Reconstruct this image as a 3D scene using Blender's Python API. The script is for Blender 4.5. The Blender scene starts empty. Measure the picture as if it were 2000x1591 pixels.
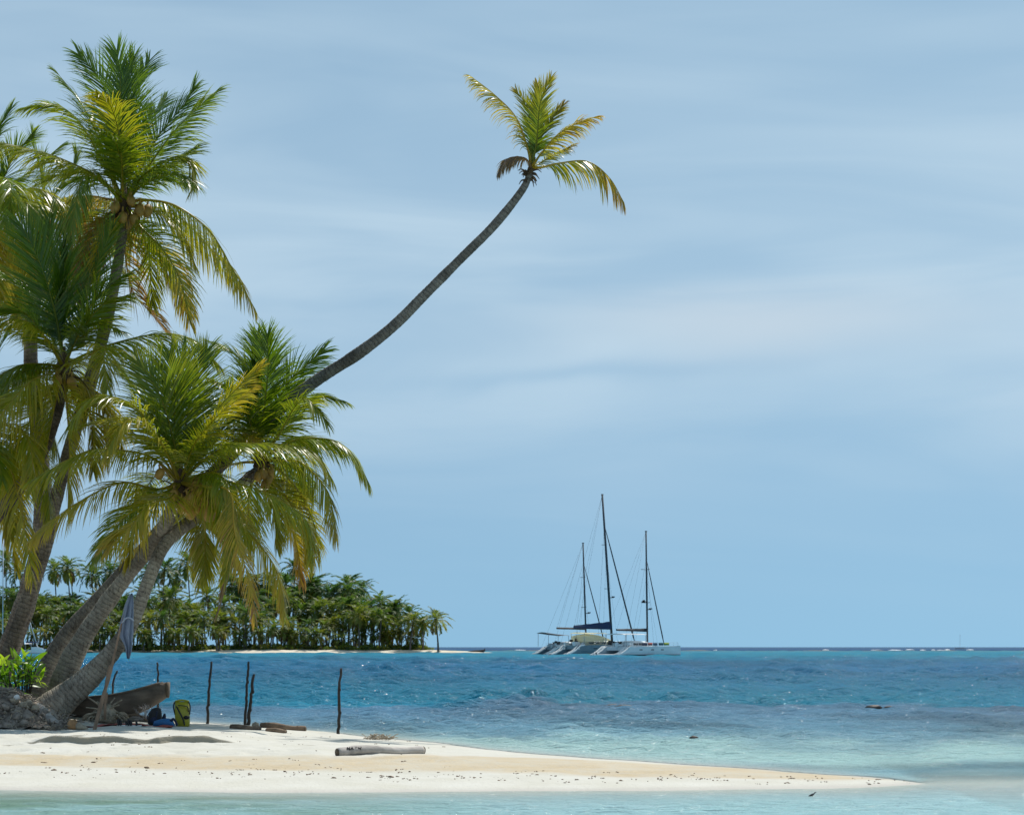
import bpy, math, random
import numpy as np
from mathutils import Vector

# ------------------------------------------------------------------ camera, sky, sun, exposure
scene = bpy.context.scene
COL = scene.collection
FPX, HPX, CH = 4500.0, 1263.0, 1.6          # focal length in photo pixels, horizon row, eye height (m)

cam_data = bpy.data.cameras.new("camera")
cam_data.sensor_width = 36.0
cam_data.lens = FPX / 2000.0 * 36.0
cam_data.shift_y = (HPX - 795.5) / 2000.0
cam_data.clip_start = 0.5
cam_data.clip_end = 60000.0
cam_data.dof.use_dof = True
cam_data.dof.focus_distance = 42.0
cam_data.dof.aperture_fstop = 9.0
cam = bpy.data.objects.new("camera", cam_data)
cam.location = (0, 0, CH)
cam.rotation_euler = (math.radians(90), 0, 0)
COL.objects.link(cam)
scene.camera = cam

SUN_EL, SUN_AZ = math.radians(60), math.radians(30)      # azimuth from +Y towards +X
sun_dir = Vector((math.cos(SUN_EL) * math.sin(SUN_AZ), math.cos(SUN_EL) * math.cos(SUN_AZ), math.sin(SUN_EL)))
sd = bpy.data.lights.new("sun", 'SUN')
sd.energy = 4.2
sd.angle = math.radians(0.5)
sd.color = (1.0, 0.955, 0.88)
so = bpy.data.objects.new("sun", sd)
so.rotation_euler = (-sun_dir).to_track_quat('-Z', 'Y').to_euler()
so.location = (0, 0, 60)
COL.objects.link(so)

scene.view_settings.view_transform = 'Standard'
scene.view_settings.look = 'None'
scene.view_settings.exposure = 0.12
scene.view_settings.gamma = 1.0


class NT:
    """small node helper"""
    def __init__(s, tree):
        s.t = tree
        s.n = tree.nodes
        s.l = tree.links

    def new(s, kind, **kw):
        nd = s.n.new(kind)
        for k, v in kw.items():
            setattr(nd, k, v)
        return nd

    def link(s, a, b):
        s.l.new(a, b)

    def math(s, op, a, b=None, c=None, clamp=False):
        nd = s.n.new('ShaderNodeMath')
        nd.operation = op
        nd.use_clamp = clamp
        for i, v in enumerate((a, b, c)):
            if v is None:
                continue
            if isinstance(v, (int, float)):
                nd.inputs[i].default_value = v
            else:
                s.l.new(v, nd.inputs[i])
        return nd.outputs[0]

    def mix(s, fac, a, b, blend='MIX'):
        nd = s.n.new('ShaderNodeMix')
        nd.data_type = 'RGBA'
        nd.blend_type = blend
        for sock, v in ((nd.inputs[0], fac), (nd.inputs[6], a), (nd.inputs[7], b)):
            if isinstance(v, (int, float)):
                sock.default_value = v
            elif isinstance(v, tuple):
                sock.default_value = v if len(v) == 4 else (*v, 1)
            else:
                s.l.new(v, sock)
        return nd.outputs[2]

    def ramp(s, fac, stops, interp='LINEAR'):
        nd = s.n.new('ShaderNodeValToRGB')
        cr = nd.color_ramp
        cr.interpolation = interp
        while len(cr.elements) < len(stops):
            cr.elements.new(0.5)
        for e, (p, c) in zip(cr.elements, stops):
            e.position = p
            e.color = (*c, 1) if len(c) == 3 else c
        s.l.new(fac, nd.inputs[0])
        return nd.outputs[0]

    def noise(s, vec, scale, detail=3, rough=0.55, dist=0.0):
        nd = s.n.new('ShaderNodeTexNoise')
        nd.inputs['Scale'].default_value = scale
        nd.inputs['Detail'].default_value = detail
        nd.inputs['Roughness'].default_value = rough
        nd.inputs['Distortion'].default_value = dist
        if vec is not None:
            s.l.new(vec, nd.inputs['Vector'])
        return nd.outputs[0]

    def mapping(s, vec, scale=(1, 1, 1), loc=(0, 0, 0), rot=(0, 0, 0)):
        nd = s.n.new('ShaderNodeMapping')
        nd.inputs['Scale'].default_value = scale
        nd.inputs['Location'].default_value = loc
        nd.inputs['Rotation'].default_value = rot
        s.l.new(vec, nd.inputs['Vector'])
        return nd.outputs[0]


world = bpy.data.worlds.new("World")
scene.world = world
world.use_nodes = True
w = NT(world.node_tree)
w.n.clear()
wout = w.new('ShaderNodeOutputWorld')
wbg = w.new('ShaderNodeBackground')
wbg.inputs[1].default_value = 0.120
w.link(wbg.outputs[0], wout.inputs[0])
sky = w.new('ShaderNodeTexSky', sky_type='NISHITA')
sky.sun_disc = False
sky.sun_elevation = SUN_EL
sky.sun_rotation = SUN_AZ
sky.altitude = 0
sky.air_density = 1.0
sky.dust_density = 0.6
sky.ozone_density = 1.6
tc = w.new('ShaderNodeTexCoord')
# look a little higher into the sky so that the humid white horizon band stays out
lift = w.mapping(tc.outputs['Generated'], loc=(0, 0, 0.30))
w.link(lift, sky.inputs['Vector'])
sky_tint = w.mix(1.0, sky.outputs[0], (0.76, 0.955, 0.86), 'MULTIPLY')
# thin stretched cloud veil
cv = w.mapping(tc.outputs['Generated'], scale=(2.2, 2.2, 8.0), rot=(0, math.radians(-4), 0), loc=(2.0, 0, 0.2))
n1 = w.noise(cv, 1.3, 3, 0.5, 0.6)
cv2 = w.mapping(tc.outputs['Generated'], scale=(2.6, 2.6, 17.0), rot=(0, math.radians(2), 0), loc=(5.3, 0, 1.2))
n2 = w.noise(cv2, 1.5, 4, 0.5, 1.2)
sepz = w.new('ShaderNodeSeparateXYZ')
w.link(tc.outputs['Generated'], sepz.inputs[0])
veil = w.ramp(w.math('ADD', w.math('MULTIPLY', n1, 0.6), w.math('MULTIPLY', n2, 0.4)), [(0.36, (0, 0, 0)), (0.66, (1, 1, 1))], 'EASE')
band = w.ramp(sepz.outputs[2], [(0.0, (0.0, 0, 0)), (0.06, (0.35,) * 3), (0.12, (1.0,) * 3), (0.19, (1,) * 3), (0.27, (.55,) * 3), (0.8, (0.2,) * 3)])
vfac = w.math('MULTIPLY', w.math('MULTIPLY_ADD', veil, 0.52, 0.42), band)
sx_ = w.math('DIVIDE', w.math('SUBTRACT', sepz.outputs[0], 0.040), 0.075)
sz_ = w.math('DIVIDE', w.math('SUBTRACT', sepz.outputs[2], w.math('MULTIPLY_ADD', n2, 0.020, w.math('MULTIPLY_ADD', sepz.outputs[0], 0.045, 0.106))), 0.0042)
st_ = w.math('POWER', 2.718, w.math('MULTIPLY', w.math('ADD', w.math('MULTIPLY', sx_, sx_), w.math('MULTIPLY', sz_, sz_)), -1.0))
vfac = w.math('MULTIPLY', vfac, w.math('MULTIPLY_ADD', st_, -0.42, 1.0))
# one broad faint cloud low on the right
cx_ = w.math('DIVIDE', w.math('SUBTRACT', sepz.outputs[0], 0.108), 0.085)
cz_ = w.math('DIVIDE', w.math('SUBTRACT', sepz.outputs[2], w.math('MULTIPLY_ADD', n2, 0.035, 0.119)), 0.014)
cl_ = w.math('POWER', 2.718, w.math('MULTIPLY', w.math('ADD', w.math('MULTIPLY', cx_, cx_), w.math('MULTIPLY', cz_, cz_)), -1.0))
skyc = w.mix(vfac, sky_tint, (4.0, 5.25, 6.25))
skyc = w.mix(w.math('MULTIPLY', cl_, 0.7), skyc, (4.5, 5.3, 6.0))
w.link(skyc, wbg.inputs[0])

# ------------------------------------------------------------------ helpers
def P(px, py, Y):
    """world point that the photo shows at pixel (px, py) when it stands Y metres away"""
    return np.array([(px - 1000.0) * Y / FPX, Y, CH + (HPX - py) * Y / FPX])


def tag(o, label=None, cat=None, group=None, kind=None):
    if label: o['label'] = label
    if cat: o['category'] = cat
    if group: o['group'] = group
    if kind: o['kind'] = kind
    return o


def empty(name, loc, rz=0.0):
    o = bpy.data.objects.new(name, None)
    o.location = [float(v) for v in loc]
    o.rotation_euler = (0, 0, rz)
    o.empty_display_size = 0.2
    COL.objects.link(o)
    return o


def norm(v):
    v = np.asarray(v, float)
    n = np.linalg.norm(v, axis=-1, keepdims=True)
    return v / np.maximum(n, 1e-9)


def spline(pts, n):
    """Catmull-Rom through pts, n samples, roughly even in arc length; extra columns are carried along"""
    p = np.asarray(pts, float)
    if len(p) == 2:
        t = np.linspace(0, 1, n)[:, None]
        return p[0] * (1 - t) + p[1] * t
    q = np.vstack([2 * p[0] - p[1], p, 2 * p[-1] - p[-2]])
    out = []
    for i in range(1, len(q) - 2):
        t = np.linspace(0, 1, 24, endpoint=False)[:, None]
        a, b, c, d = q[i - 1], q[i], q[i + 1], q[i + 2]
        out.append(0.5 * (2 * b + (c - a) * t + (2 * a - 5 * b + 4 * c - d) * t ** 2 + (3 * b - a - 3 * c + d) * t ** 3))
    out.append(p[-1:])
    r = np.vstack(out)
    s = np.concatenate([[0], np.cumsum(np.linalg.norm(np.diff(r[:, :3], axis=0), axis=1))])
    u = np.linspace(0, s[-1], n)
    return np.stack([np.interp(u, s, r[:, k]) for k in range(r.shape[1])], 1)


class MB:
    """collects vertices and faces (world or local coordinates) and links them as ONE mesh object"""
    def __init__(s):
        s.v, s.f, s.a = [], [], []
        s.k = 0

    def add(s, V, F, A=0.0):
        V = np.asarray(V, float).reshape(-1, 3)
        s.v.append(V)
        s.a.append(np.full(len(V), A) if np.isscalar(A) else np.asarray(A, float))
        k = s.k
        s.f.extend([tuple(i + k for i in f) for f in F])
        s.k += len(V)
        return s

    def tube(s, path, rad, n=8, cap=True, A=None, squash=1.0, jit=None):
        path = np.asarray(path, float)
        m = len(path)
        rad = np.full(m, rad) if np.isscalar(rad) else np.asarray(rad, float)
        T = norm(np.gradient(path, axis=0))
        N = np.zeros_like(T)
        ref = np.array([0, 0, 1.0]) if abs(T[0, 2]) < 0.9 else np.array([0, -1.0, 0])
        N[0] = norm(ref - ref.dot(T[0]) * T[0])
        for i in range(1, m):
            v = N[i - 1] - N[i - 1].dot(T[i]) * T[i]
            N[i] = norm(v)
        B = np.cross(T, N)
        th = np.arange(n) * 2 * math.pi / n
        ring = (np.cos(th)[None, :, None] * N[:, None, :] * squash + np.sin(th)[None, :, None] * B[:, None, :])
        r = rad[:, None, None]
        if jit is not None:
            r = r * (1 + jit[:, :, None])
        V = (path[:, None, :] + ring * r).reshape(-1, 3)
        F = []
        for i in range(m - 1):
            for j in range(n):
                a, b = i * n + j, i * n + (j + 1) % n
                F.append((a, b, b + n, a + n))
        if cap:
            F.append(tuple(range(n - 1, -1, -1)))
            F.append(tuple((m - 1) * n + j for j in range(n)))
        if A is None:
            A = 0.0
        else:
            A = np.repeat(np.asarray(A, float), n)
        return s.add(V, F, A)

    def box(s, c, size, rot=None, A=0.0, taper=1.0):
        x, y, z = np.asarray(size, float) / 2
        V = np.array([[-x, -y, -z], [x, -y, -z], [x, y, -z], [-x, y, -z],
                      [-x * taper, -y * taper, z], [x * taper, -y * taper, z], [x * taper, y * taper, z], [-x * taper, y * taper, z]])
        if rot is not None:
            V = V @ np.asarray(rot).T
        return s.add(V + np.asarray(c), [(3, 2, 1, 0), (4, 5, 6, 7), (0, 1, 5, 4), (1, 2, 6, 5), (2, 3, 7, 6), (3, 0, 4, 7)], A)

    def blob(s, c, size, nu=10, nv=7, rot=None, rough=0.0, rng=None, A=0.0, power=1.0):
        V, F = [], []
        for i in range(nv + 1):
            ph = math.pi * i / nv
            for j in range(nu):
                th = 2 * math.pi * j / nu
                q = np.array([math.sin(ph) * math.cos(th), math.sin(ph) * math.sin(th), math.cos(ph)])
                if power != 1.0:
                    q = np.sign(q) * np.abs(q) ** power
                if rough and rng is not None:
                    q = q * (1 + rng.normal() * rough)
                V.append(q)
        V = np.array(V) * np.asarray(size)
        if rot is not None:
            V = V @ np.asarray(rot).T
        for i in range(nv):
            for j in range(nu):
                a, b = i * nu + j, i * nu + (j + 1) % nu
                F.append((a, a + nu, b + nu, b))
        return s.add(V + np.asarray(c), F, A)

    def loft(s, rings, closed=True, cap=True, A=0.0):
        n = len(rings[0])
        V = np.vstack([np.asarray(r, float) for r in rings])
        F = []
        for i in range(len(rings) - 1):
            for j in range(n if closed else n - 1):
                a, b = i * n + j, i * n + (j + 1) % n
                F.append((a, b, b + n, a + n))
        if cap and closed:
            F.append(tuple(range(n - 1, -1, -1)))
            F.append(tuple((len(rings) - 1) * n + j for j in range(n)))
        return s.add(V, F, A)

    def build(s, name, mat, parent=None, attr=None, smooth=True, local=False):
        V = np.vstack(s.v)
        if parent is not None and not local:
            b = parent
            off = np.zeros(3)
            while b is not None:
                off += np.array(b.location)
                b = b.parent
            V = V - off
        me = bpy.data.meshes.new(name)
        me.from_pydata(V.tolist(), [], s.f)
        if attr:
            at = me.attributes.new(attr, 'FLOAT', 'POINT')
            at.data.foreach_set('value', np.concatenate(s.a).astype(np.float32))
        if smooth:
            me.polygons.foreach_set('use_smooth', [True] * len(me.polygons))
        me.update()
        me.materials.append(mat)
        o = bpy.data.objects.new(name, me)
        if parent is not None:
            o.parent = parent
        COL.objects.link(o)
        return o


def rotz(a):
    c, s_ = math.cos(a), math.sin(a)
    return np.array([[c, -s_, 0], [s_, c, 0], [0, 0, 1]])


def roty(a):
    c, s_ = math.cos(a), math.sin(a)
    return np.array([[c, 0, s_], [0, 1, 0], [-s_, 0, c]])


def rotx(a):
    c, s_ = math.cos(a), math.sin(a)
    return np.array([[1, 0, 0], [0, c, -s_], [0, s_, c]])


def vnoise(X, Y, wl, seed):
    """smooth value noise in numpy, range about -1..1"""
    r = np.random.RandomState(seed)
    g = r.uniform(-1, 1, (256, 256))
    x, y = X / wl, Y / wl
    i, j = np.floor(x).astype(int), np.floor(y).astype(int)
    fx, fy = x - i, y - j
    fx, fy = fx * fx * (3 - 2 * fx), fy * fy * (3 - 2 * fy)
    a, b = g[i % 256, j % 256], g[(i + 1) % 256, j % 256]
    c, d = g[i % 256, (j + 1) % 256], g[(i + 1) % 256, (j + 1) % 256]
    return (a * (1 - fx) + b * fx) * (1 - fy) + (c * (1 - fx) + d * fx) * fy


def smooth01(x):
    x = np.clip(x, 0, 1)
    return x * x * (3 - 2 * x)


# ------------------------------------------------------------------ materials
def new_mat(name):
    m = bpy.data.materials.new(name)
    m.use_nodes = True
    t = NT(m.node_tree)
    b = t.n['Principled BSDF']
    return m, t, b


def plain(name, col, rough=0.6, var=0.25, scale=6.0, bump=0.0, metal=0.0, spec=0.5, stretch=(1, 1, 1)):
    m, t, b = new_mat(name)
    tco = t.new('ShaderNodeTexCoord')
    mp = t.mapping(tco.outputs['Object'], scale=stretch)
    n = t.noise(mp, scale, 5, 0.6)
    lo = tuple(c * (1 - var) for c in col)
    hi = tuple(min(1, c * (1 + var)) for c in col)
    t.link(t.ramp(n, [(0.3, lo), (0.7, hi)]), b.inputs['Base Color'])
    b.inputs['Roughness'].default_value = rough
    b.inputs['Metallic'].default_value = metal
    b.inputs['Specular IOR Level'].default_value = spec
    if bump:
        bp = t.new('ShaderNodeBump')
        bp.inputs['Strength'].default_value = 1.0
        bp.inputs['Distance'].default_value = bump
        t.link(n, bp.inputs['Height'])
        t.link(bp.outputs[0], b.inputs['Normal'])
    return m


def leaf_material(name, stops, trans=0.45, gain=1.5, rough=0.38, objvar=0.0):
    m, t, b = new_mat(name)
    at = t.new('ShaderNodeAttribute', attribute_name='age')
    tco = t.new('ShaderNodeTexCoord')
    n = t.noise(tco.outputs['Object'], 3.0, 3)
    f = t.math('ADD', at.outputs['Fac'], t.math('MULTIPLY_ADD', n, 0.20, -0.10))
    if objvar:
        oi = t.new('ShaderNodeObjectInfo')
        f = t.math('ADD', f, t.math('MULTIPLY_ADD', oi.outputs['Random'], objvar, -objvar * 0.5))
    c = t.ramp(f, stops)
    t.link(c, b.inputs['Base Color'])
    b.inputs['Roughness'].default_value = rough
    b.inputs['Specular IOR Level'].default_value = 0.5
    tr = t.new('ShaderNodeBsdfTranslucent')
    ct = t.mix(1.0, c, (gain * 1.05, gain, gain * 0.55), 'MULTIPLY')
    t.link(ct, tr.inputs[0])
    mx = t.new('ShaderNodeMixShader')
    mx.inputs[0].default_value = trans
    t.link(b.outputs[0], mx.inputs[1])
    t.link(tr.outputs[0], mx.inputs[2])
    t.link(mx.outputs[0], t.n['Material Output'].inputs['Surface'])
    return m


M_LEAF = leaf_material('palm_leaf', [(0.0, (0.036, 0.092, 0.007)), (0.28, (0.098, 0.158, 0.006)), (0.50, (0.190, 0.205, 0.009)),
                                     (0.72, (0.31, 0.24, 0.022)), (0.86, (0.24, 0.13, 0.040)), (1.0, (0.19, 0.14, 0.10))], 0.34, 2.7, 0.30)
M_FARLEAF = leaf_material('far_palm_leaf', [(0.0, (0.020, 0.066, 0.026)), (0.30, (0.054, 0.116, 0.026)), (0.55, (0.145, 0.185, 0.024)),
                                            (0.78, (0.24, 0.19, 0.03)), (1.0, (0.13, 0.09, 0.05))], 0.45, 2.0, 0.5, 0.22)
M_BUSH = leaf_material('broad_leaf', [(0.0, (0.03, 0.10, 0.010)), (0.5, (0.11, 0.24, 0.012)), (1.0, (0.26, 0.36, 0.03))], 0.5, 2.0, 0.3)


def bark_material(name, c1, c2, c3):
    m, t, b = new_mat(name)
    at = t.new('ShaderNodeAttribute', attribute_name='along')
    tco = t.new('ShaderNodeTexCoord')
    n = t.noise(tco.outputs['Object'], 5.0, 5, 0.62)
    nf = t.noise(tco.outputs['Object'], 38.0, 4, 0.65)
    nl = t.noise(tco.outputs['Object'], 1.1, 3, 0.5)
    ph = t.math('ADD', at.outputs['Fac'], t.math('MULTIPLY', n, 0.11))
    ring = t.math('FRACT', t.math('DIVIDE', ph, 0.082))
    edge = t.ramp(ring, [(0.0, (0, 0, 0)), (0.16, (1, 1, 1)), (0.8, (0.75,) * 3), (1.0, (0.15,) * 3)])
    base = t.ramp(t.math('MULTIPLY_ADD', nf, 0.45, t.math('MULTIPLY', n, 0.55)), [(0.32, c1), (0.5, c2), (0.68, c3)])
    crack = t.ramp(t.noise(t.mapping(tco.outputs['Object'], scale=(1, 1, .3)), 16.0, 4, .7), [(0.36, (.45, .42, .40)), (0.47, (1, 1, 1))])
    base = t.mix(0.8, base, crack, 'MULTIPLY')
    blot = t.ramp(nl, [(0.38, (0.55, 0.53, 0.50)), (0.54, (1, 1, 1)), (0.68, (1.25, 1.25, 1.2))])
    col = t.mix(1.0, base, blot, 'MULTIPLY')
    col = t.mix(t.math('MULTIPLY', t.math('SUBTRACT', 1.0, edge), 0.34), col, (0.055, 0.045, 0.036))
    t.link(col, b.inputs['Base Color'])
    b.inputs['Roughness'].default_value = 0.85
    b.inputs['Specular IOR Level'].default_value = 0.25
    bp = t.new('ShaderNodeBump')
    bp.inputs['Distance'].default_value = 0.02
    bp.inputs['Strength'].default_value = 0.9
    t.link(t.math('ADD', t.math('MULTIPLY', edge, 0.8), t.math('MULTIPLY', nf, 0.7)), bp.inputs['Height'])
    t.link(bp.outputs[0], b.inputs['Normal'])
    return m


M_BARK = bark_material('palm_bark', (0.17, 0.145, 0.115), (0.33, 0.29, 0.235), (0.48, 0.44, 0.37))
M_BARKD = bark_material('dark_palm_bark', (0.08, 0.062, 0.048), (0.19, 0.155, 0.12), (0.34, 0.29, 0.24))
M_BARKG = bark_material('grey_palm_bark', (0.09, 0.080, 0.070), (0.20, 0.18, 0.155), (0.34, 0.31, 0.26))
M_FARBARK = plain('far_palm_bark', (0.14, 0.12, 0.10), 0.9, 0.4, 0.8)
M_FIBRE = plain('palm_fibre', (0.09, 0.055, 0.025), 0.9, 0.5, 14, 0.02)
M_NUT = plain('coconut_husk', (0.36, 0.21, 0.04), 0.55, 0.35, 5)
M_STICK = plain('dark_stick', (0.035, 0.028, 0.022), 0.85, 0.4, 10, 0.004)
M_POLE = plain('weathered_pole', (0.24, 0.155, 0.10), 0.8, 0.4, 9, 0.004, stretch=(1, 1, 0.2))
M_DRIFT = plain('driftwood_grey', (0.44, 0.40, 0.36), 0.8, 0.42, 7, 0.008, stretch=(0.22, 1, 1))
M_DRIFTB = plain('driftwood_brown', (0.19, 0.13, 0.085), 0.85, 0.5, 9, 0.01, stretch=(0.4, 1, 1))
M_CUT = plain('cut_wood_end', (0.11, 0.08, 0.05), 0.85, 0.5, 22)
M_CANOE = plain('old_canoe_wood', (0.14, 0.108, 0.08), 0.8, 0.55, 5, 0.012, stretch=(0.35, 1, 1))
M_CHAR = plain('black_paint_mark', (0.02, 0.018, 0.02), 0.8, 0.2, 9)
M_PALE = plain('bleached_twig', (0.42, 0.38, 0.36), 0.85, 0.3, 20)
M_HUSK = plain('dry_husk_heap', (0.26, 0.215, 0.175), 0.9, 0.6, 8, 0.03)
M_HUSKP = plain('dry_husk_pale', (0.36, 0.30, 0.22), 0.9, 0.5, 10, 0.02)
M_SHELL = plain('orange_husk', (0.42, 0.22, 0.09), 0.6, 0.4, 8, 0.01)
M_CLOTH = plain('blue_grey_cloth', (0.40, 0.46, 0.56), 0.75, 0.14, 5)
M_YEL = plain('yellow_dry_bag', (0.33, 0.31, 0.018), 0.42, 0.1, 6)
M_BLK = plain('black_fabric', (0.012, 0.012, 0.014), 0.6, 0.3, 10)
M_BLUE = plain('blue_fabric', (0.02, 0.14, 0.34), 0.6, 0.25, 8)
M_NAVY = plain('navy_fabric', (0.012, 0.018, 0.05), 0.7, 0.25, 8)
M_RED = plain('faded_red_towel', (0.35, 0.09, 0.07), 0.9, 0.35, 12, 0.01)
M_WHITEC = plain('white_canvas', (0.72, 0.72, 0.70), 0.6, 0.08, 4)
M_ROCK = plain('wet_reef_rock', (0.022, 0.018, 0.014), 0.6, 0.5, 6, 0.02)
M_GEL = plain('white_gelcoat', (0.74, 0.77, 0.78), 0.28, 0.07, 0.6)
M_GELS = plain('step_gelcoat', (0.82, 0.82, 0.80), 0.35, 0.06, 1.0)
M_HULLDK = plain('teal_hull_shade', (0.16, 0.23, 0.27), 0.32, 0.12, 0.5)  # teal of the hulls' shaded sides put into the base colour
M_ANTIF = plain('dark_boot_stripe', (0.012, 0.022, 0.035), 0.5, 0.2, 1.0)
M_SPAR = plain('dark_spar', (0.035, 0.05, 0.065), 0.45, 0.15, 0.5)
M_BLUECOV = plain('navy_sail_cover', (0.012, 0.035, 0.10), 0.7, 0.2, 0.8)
M_BLKCOV = plain('black_sail_cover', (0.010, 0.018, 0.028), 0.7, 0.2, 0.8)
M_BRNCOV = plain('brown_awning', (0.075, 0.060, 0.055), 0.75, 0.25, 0.8)
M_CREAM = plain('cream_awning', (0.78, 0.76, 0.62), 0.7, 0.14, 0.8)
def cloth_glow(mt, col, f=0.5):
    t = NT(mt.node_tree)
    tr = t.new('ShaderNodeBsdfTranslucent')
    tr.inputs[0].default_value = (*col, 1)
    mx = t.new('ShaderNodeMixShader')
    mx.inputs[0].default_value = f
    t.link(t.n['Principled BSDF'].outputs[0], mx.inputs[1])
    t.link(tr.outputs[0], mx.inputs[2])
    t.link(mx.outputs[0], t.n['Material Output'].inputs['Surface'])


cloth_glow(M_CREAM, (.92, .90, .74), .6)
cloth_glow(M_CLOTH, (.46, .53, .64), .5)
M_GLASSD = plain('dark_cabin_glass', (0.012, 0.018, 0.024), 0.12, 0.2, 1.0)
M_STEEL = plain('stainless_rail', (0.35, 0.37, 0.39), 0.3, 0.1, 1.0, metal=0.7)
M_RUBBER = plain('grey_inflatable', (0.6, 0.62, 0.63), 0.5, 0.1, 2)
M_BIRD = plain('dark_plumage', (0.012, 0.012, 0.013), 0.6, 0.3, 30)
M_FOAM = plain('sea_foam', (0.75, 0.78, 0.80), 0.8, 0.1, 1.5)
M_CORAL = plain('exposed_reef', (0.10, 0.10, 0.09), 0.85, 0.4, 0.05)

# ------------------------------------------------------------------ shore geometry
def shore_pts(lst):
    a = []
    for px, py in lst:
        Y = CH * FPX / (py - HPX)
        a.append(((px - 1000) * Y / FPX, Y))
    return np.array(a)


FRONT = shore_pts([(-900, 1538), (-300, 1540), (0, 1541), (300, 1545), (550, 1548), (800, 1547), (1000, 1546), (1250, 1544), (1500, 1541), (1680, 1538), (1815, 1531)])
BACK = shore_pts([(-1200, 1368), (-300, 1385), (0, 1392), (200, 1400), (400, 1412), (560, 1425), (660, 1434), (740, 1441), (850, 1450), (1000, 1468), (1150, 1480), (1400, 1497), (1600, 1511), (1740, 1520), (1815, 1529)])
BACK[-1] = FRONT[-1] + np.array([0.0, 0.25])
XT = FRONT[-1, 0]


def shore_d(X, Y):
    yf = np.interp(X, FRONT[:, 0], FRONT[:, 1])
    yb = np.interp(X, BACK[:, 0], BACK[:, 1])
    d = np.minimum(Y - yf, (yb - Y) * 0.75)
    tipd = -np.hypot((X - XT) * 0.16, (Y - FRONT[-1, 1] - 0.2 - (X - XT) * 0.12) * 0.5)
    return np.where(X > XT, tipd, d)


def ground_z(X, Y):
    X, Y = np.asarray(X, float), np.asarray(Y, float)
    d = shore_d(X, Y)
    d = d + 0.16 * vnoise(X, Y, 1.6, 3) + 0.07 * vnoise(X, Y, 0.5, 4)
    land = 0.155 * (1 - np.exp(-np.maximum(d, 0) / 4.2)) + 0.006 * np.minimum(np.maximum(d, 0), 6)
    sea = np.maximum(-0.055 * np.maximum(-d, 0) - 0.012 * np.maximum(-d, 0) ** 1.5, -1.6)
    z = np.where(d > 0, land, sea)
    # small sand scarp facing the water
    sx = (X + 5.7) / 1.5
    fade = smooth01((1.15 - np.abs(sx)) * 2.4)
    ys = 34.35 + 0.16 * vnoise(X, X * 0, 0.9, 8) + 0.08 * vnoise(X, X * 0, 0.28, 9)
    fade = fade * smooth01(1.15 + 1.3 * vnoise(X, X * 0, 0.42, 17))
    st = smooth01((Y - ys) / 0.05) * np.exp(-np.maximum(Y - ys, 0) / 4.5)
    z = z + 0.105 * st * fade
    z = z + 0.26 * np.exp(-(((X + 9.2) / 2.2) ** 2 + ((Y - 43.6) / 1.9) ** 2)) + 0.05 * np.exp(-(((X + 5.0) / 2.5) ** 2 + ((Y - 42.5) / 1.6) ** 2))
    amp = smooth01(d / 2.0)
    up = smooth01((d - 3.2) / 2.5)
    z = z + amp * (0.013 * vnoise(X, Y, 1.3, 11) + (0.008 + 0.014 * up) * vnoise(X, Y, 0.45, 12) + (0.005 + 0.008 * up) * vnoise(X, Y, 0.22, 13))
    pit = vnoise(X, Y, 0.30, 14)
    z = z - 0.030 * up * smooth01((pit - .45) / .3)
    return z


def gz(x, y):
    return float(ground_z(np.array([x]), np.array([y]))[0])


def on_ground(px, py0, Y0=41.0):
    """walk the view ray through a pixel until it meets the sand: (x, y, z)"""
    best = None
    for Y in np.arange(24, 60, 0.02):
        p = P(px, py0, Y)
        if gz_fast(p[0], Y) >= p[2]:
            return np.array([p[0], Y, gz(p[0], Y)])
    return P(px, py0, Y0)


def gz_fast(x, y):
    return gz(x, y)


# ---- sand sheet
rows = np.concatenate([np.arange(17, 24, 0.30), np.arange(24, 33.95, 0.09), np.arange(33.95, 34.9, 0.016), np.arange(34.9, 50, 0.08), np.arange(50, 78, 0.5)])
cols = np.concatenate([np.arange(-34, -13, 0.6), np.arange(-13, -8.2, 0.085), np.arange(-8.2, -3.4, 0.032), np.arange(-3.4, 7.0, 0.085), np.arange(7.0, 26, 0.5)])
GX, GY = np.meshgrid(cols, rows)
GZ = ground_z(GX, GY)
GZ[-1, :] = -2.0
GZ[0, :] = np.minimum(GZ[0, :], -0.6)
nc, nr = len(cols), len(rows)
idx = np.arange(nr * nc).reshape(nr, nc)
sand_f = np.stack([idx[:-1, :-1], idx[:-1, 1:], idx[1:, 1:], idx[1:, :-1]], -1).reshape(-1, 4)
Gd = shore_d(GX, GY)
yf = np.interp(GX, FRONT[:, 0], FRONT[:, 1])
d1 = np.interp(GX, [-6, 0, 3, 4.5], [3.0, 2.0, 1.5, 0.9])
d2 = d1 + np.interp(GX, [-6, -2, 0, 4], [2.9, 3.2, 5.5, 3.0])
df = GY - yf + 0.35 * vnoise(GX, GY, 2.1, 21) + 0.2 * vnoise(GX, GY, 0.6, 22)
tan_band = smooth01((df - d1) / 0.5) * smooth01((d2 - df) / 1.0)
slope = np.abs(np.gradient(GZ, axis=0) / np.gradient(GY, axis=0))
scarp_shade = smooth01((slope - 0.35) / 0.5) * (GZ > .02)  # shade of the steep scarp face, put into the sand colour
me = bpy.data.meshes.new('beach_sand')
me.from_pydata(np.stack([GX, GY, GZ], -1).reshape(-1, 3).tolist(), [], sand_f.tolist())
me.polygons.foreach_set('use_smooth', [True] * len(me.polygons))
at = me.attributes.new('tan', 'FLOAT', 'POINT')
at.data.foreach_set('value', tan_band.reshape(-1).astype(np.float32))
at = me.attributes.new('scarp_shade', 'FLOAT', 'POINT')
at.data.foreach_set('value', scarp_shade.reshape(-1).astype(np.float32))
m, t, b = new_mat('coral_sand')
geo = t.new('ShaderNodeNewGeometry')
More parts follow.
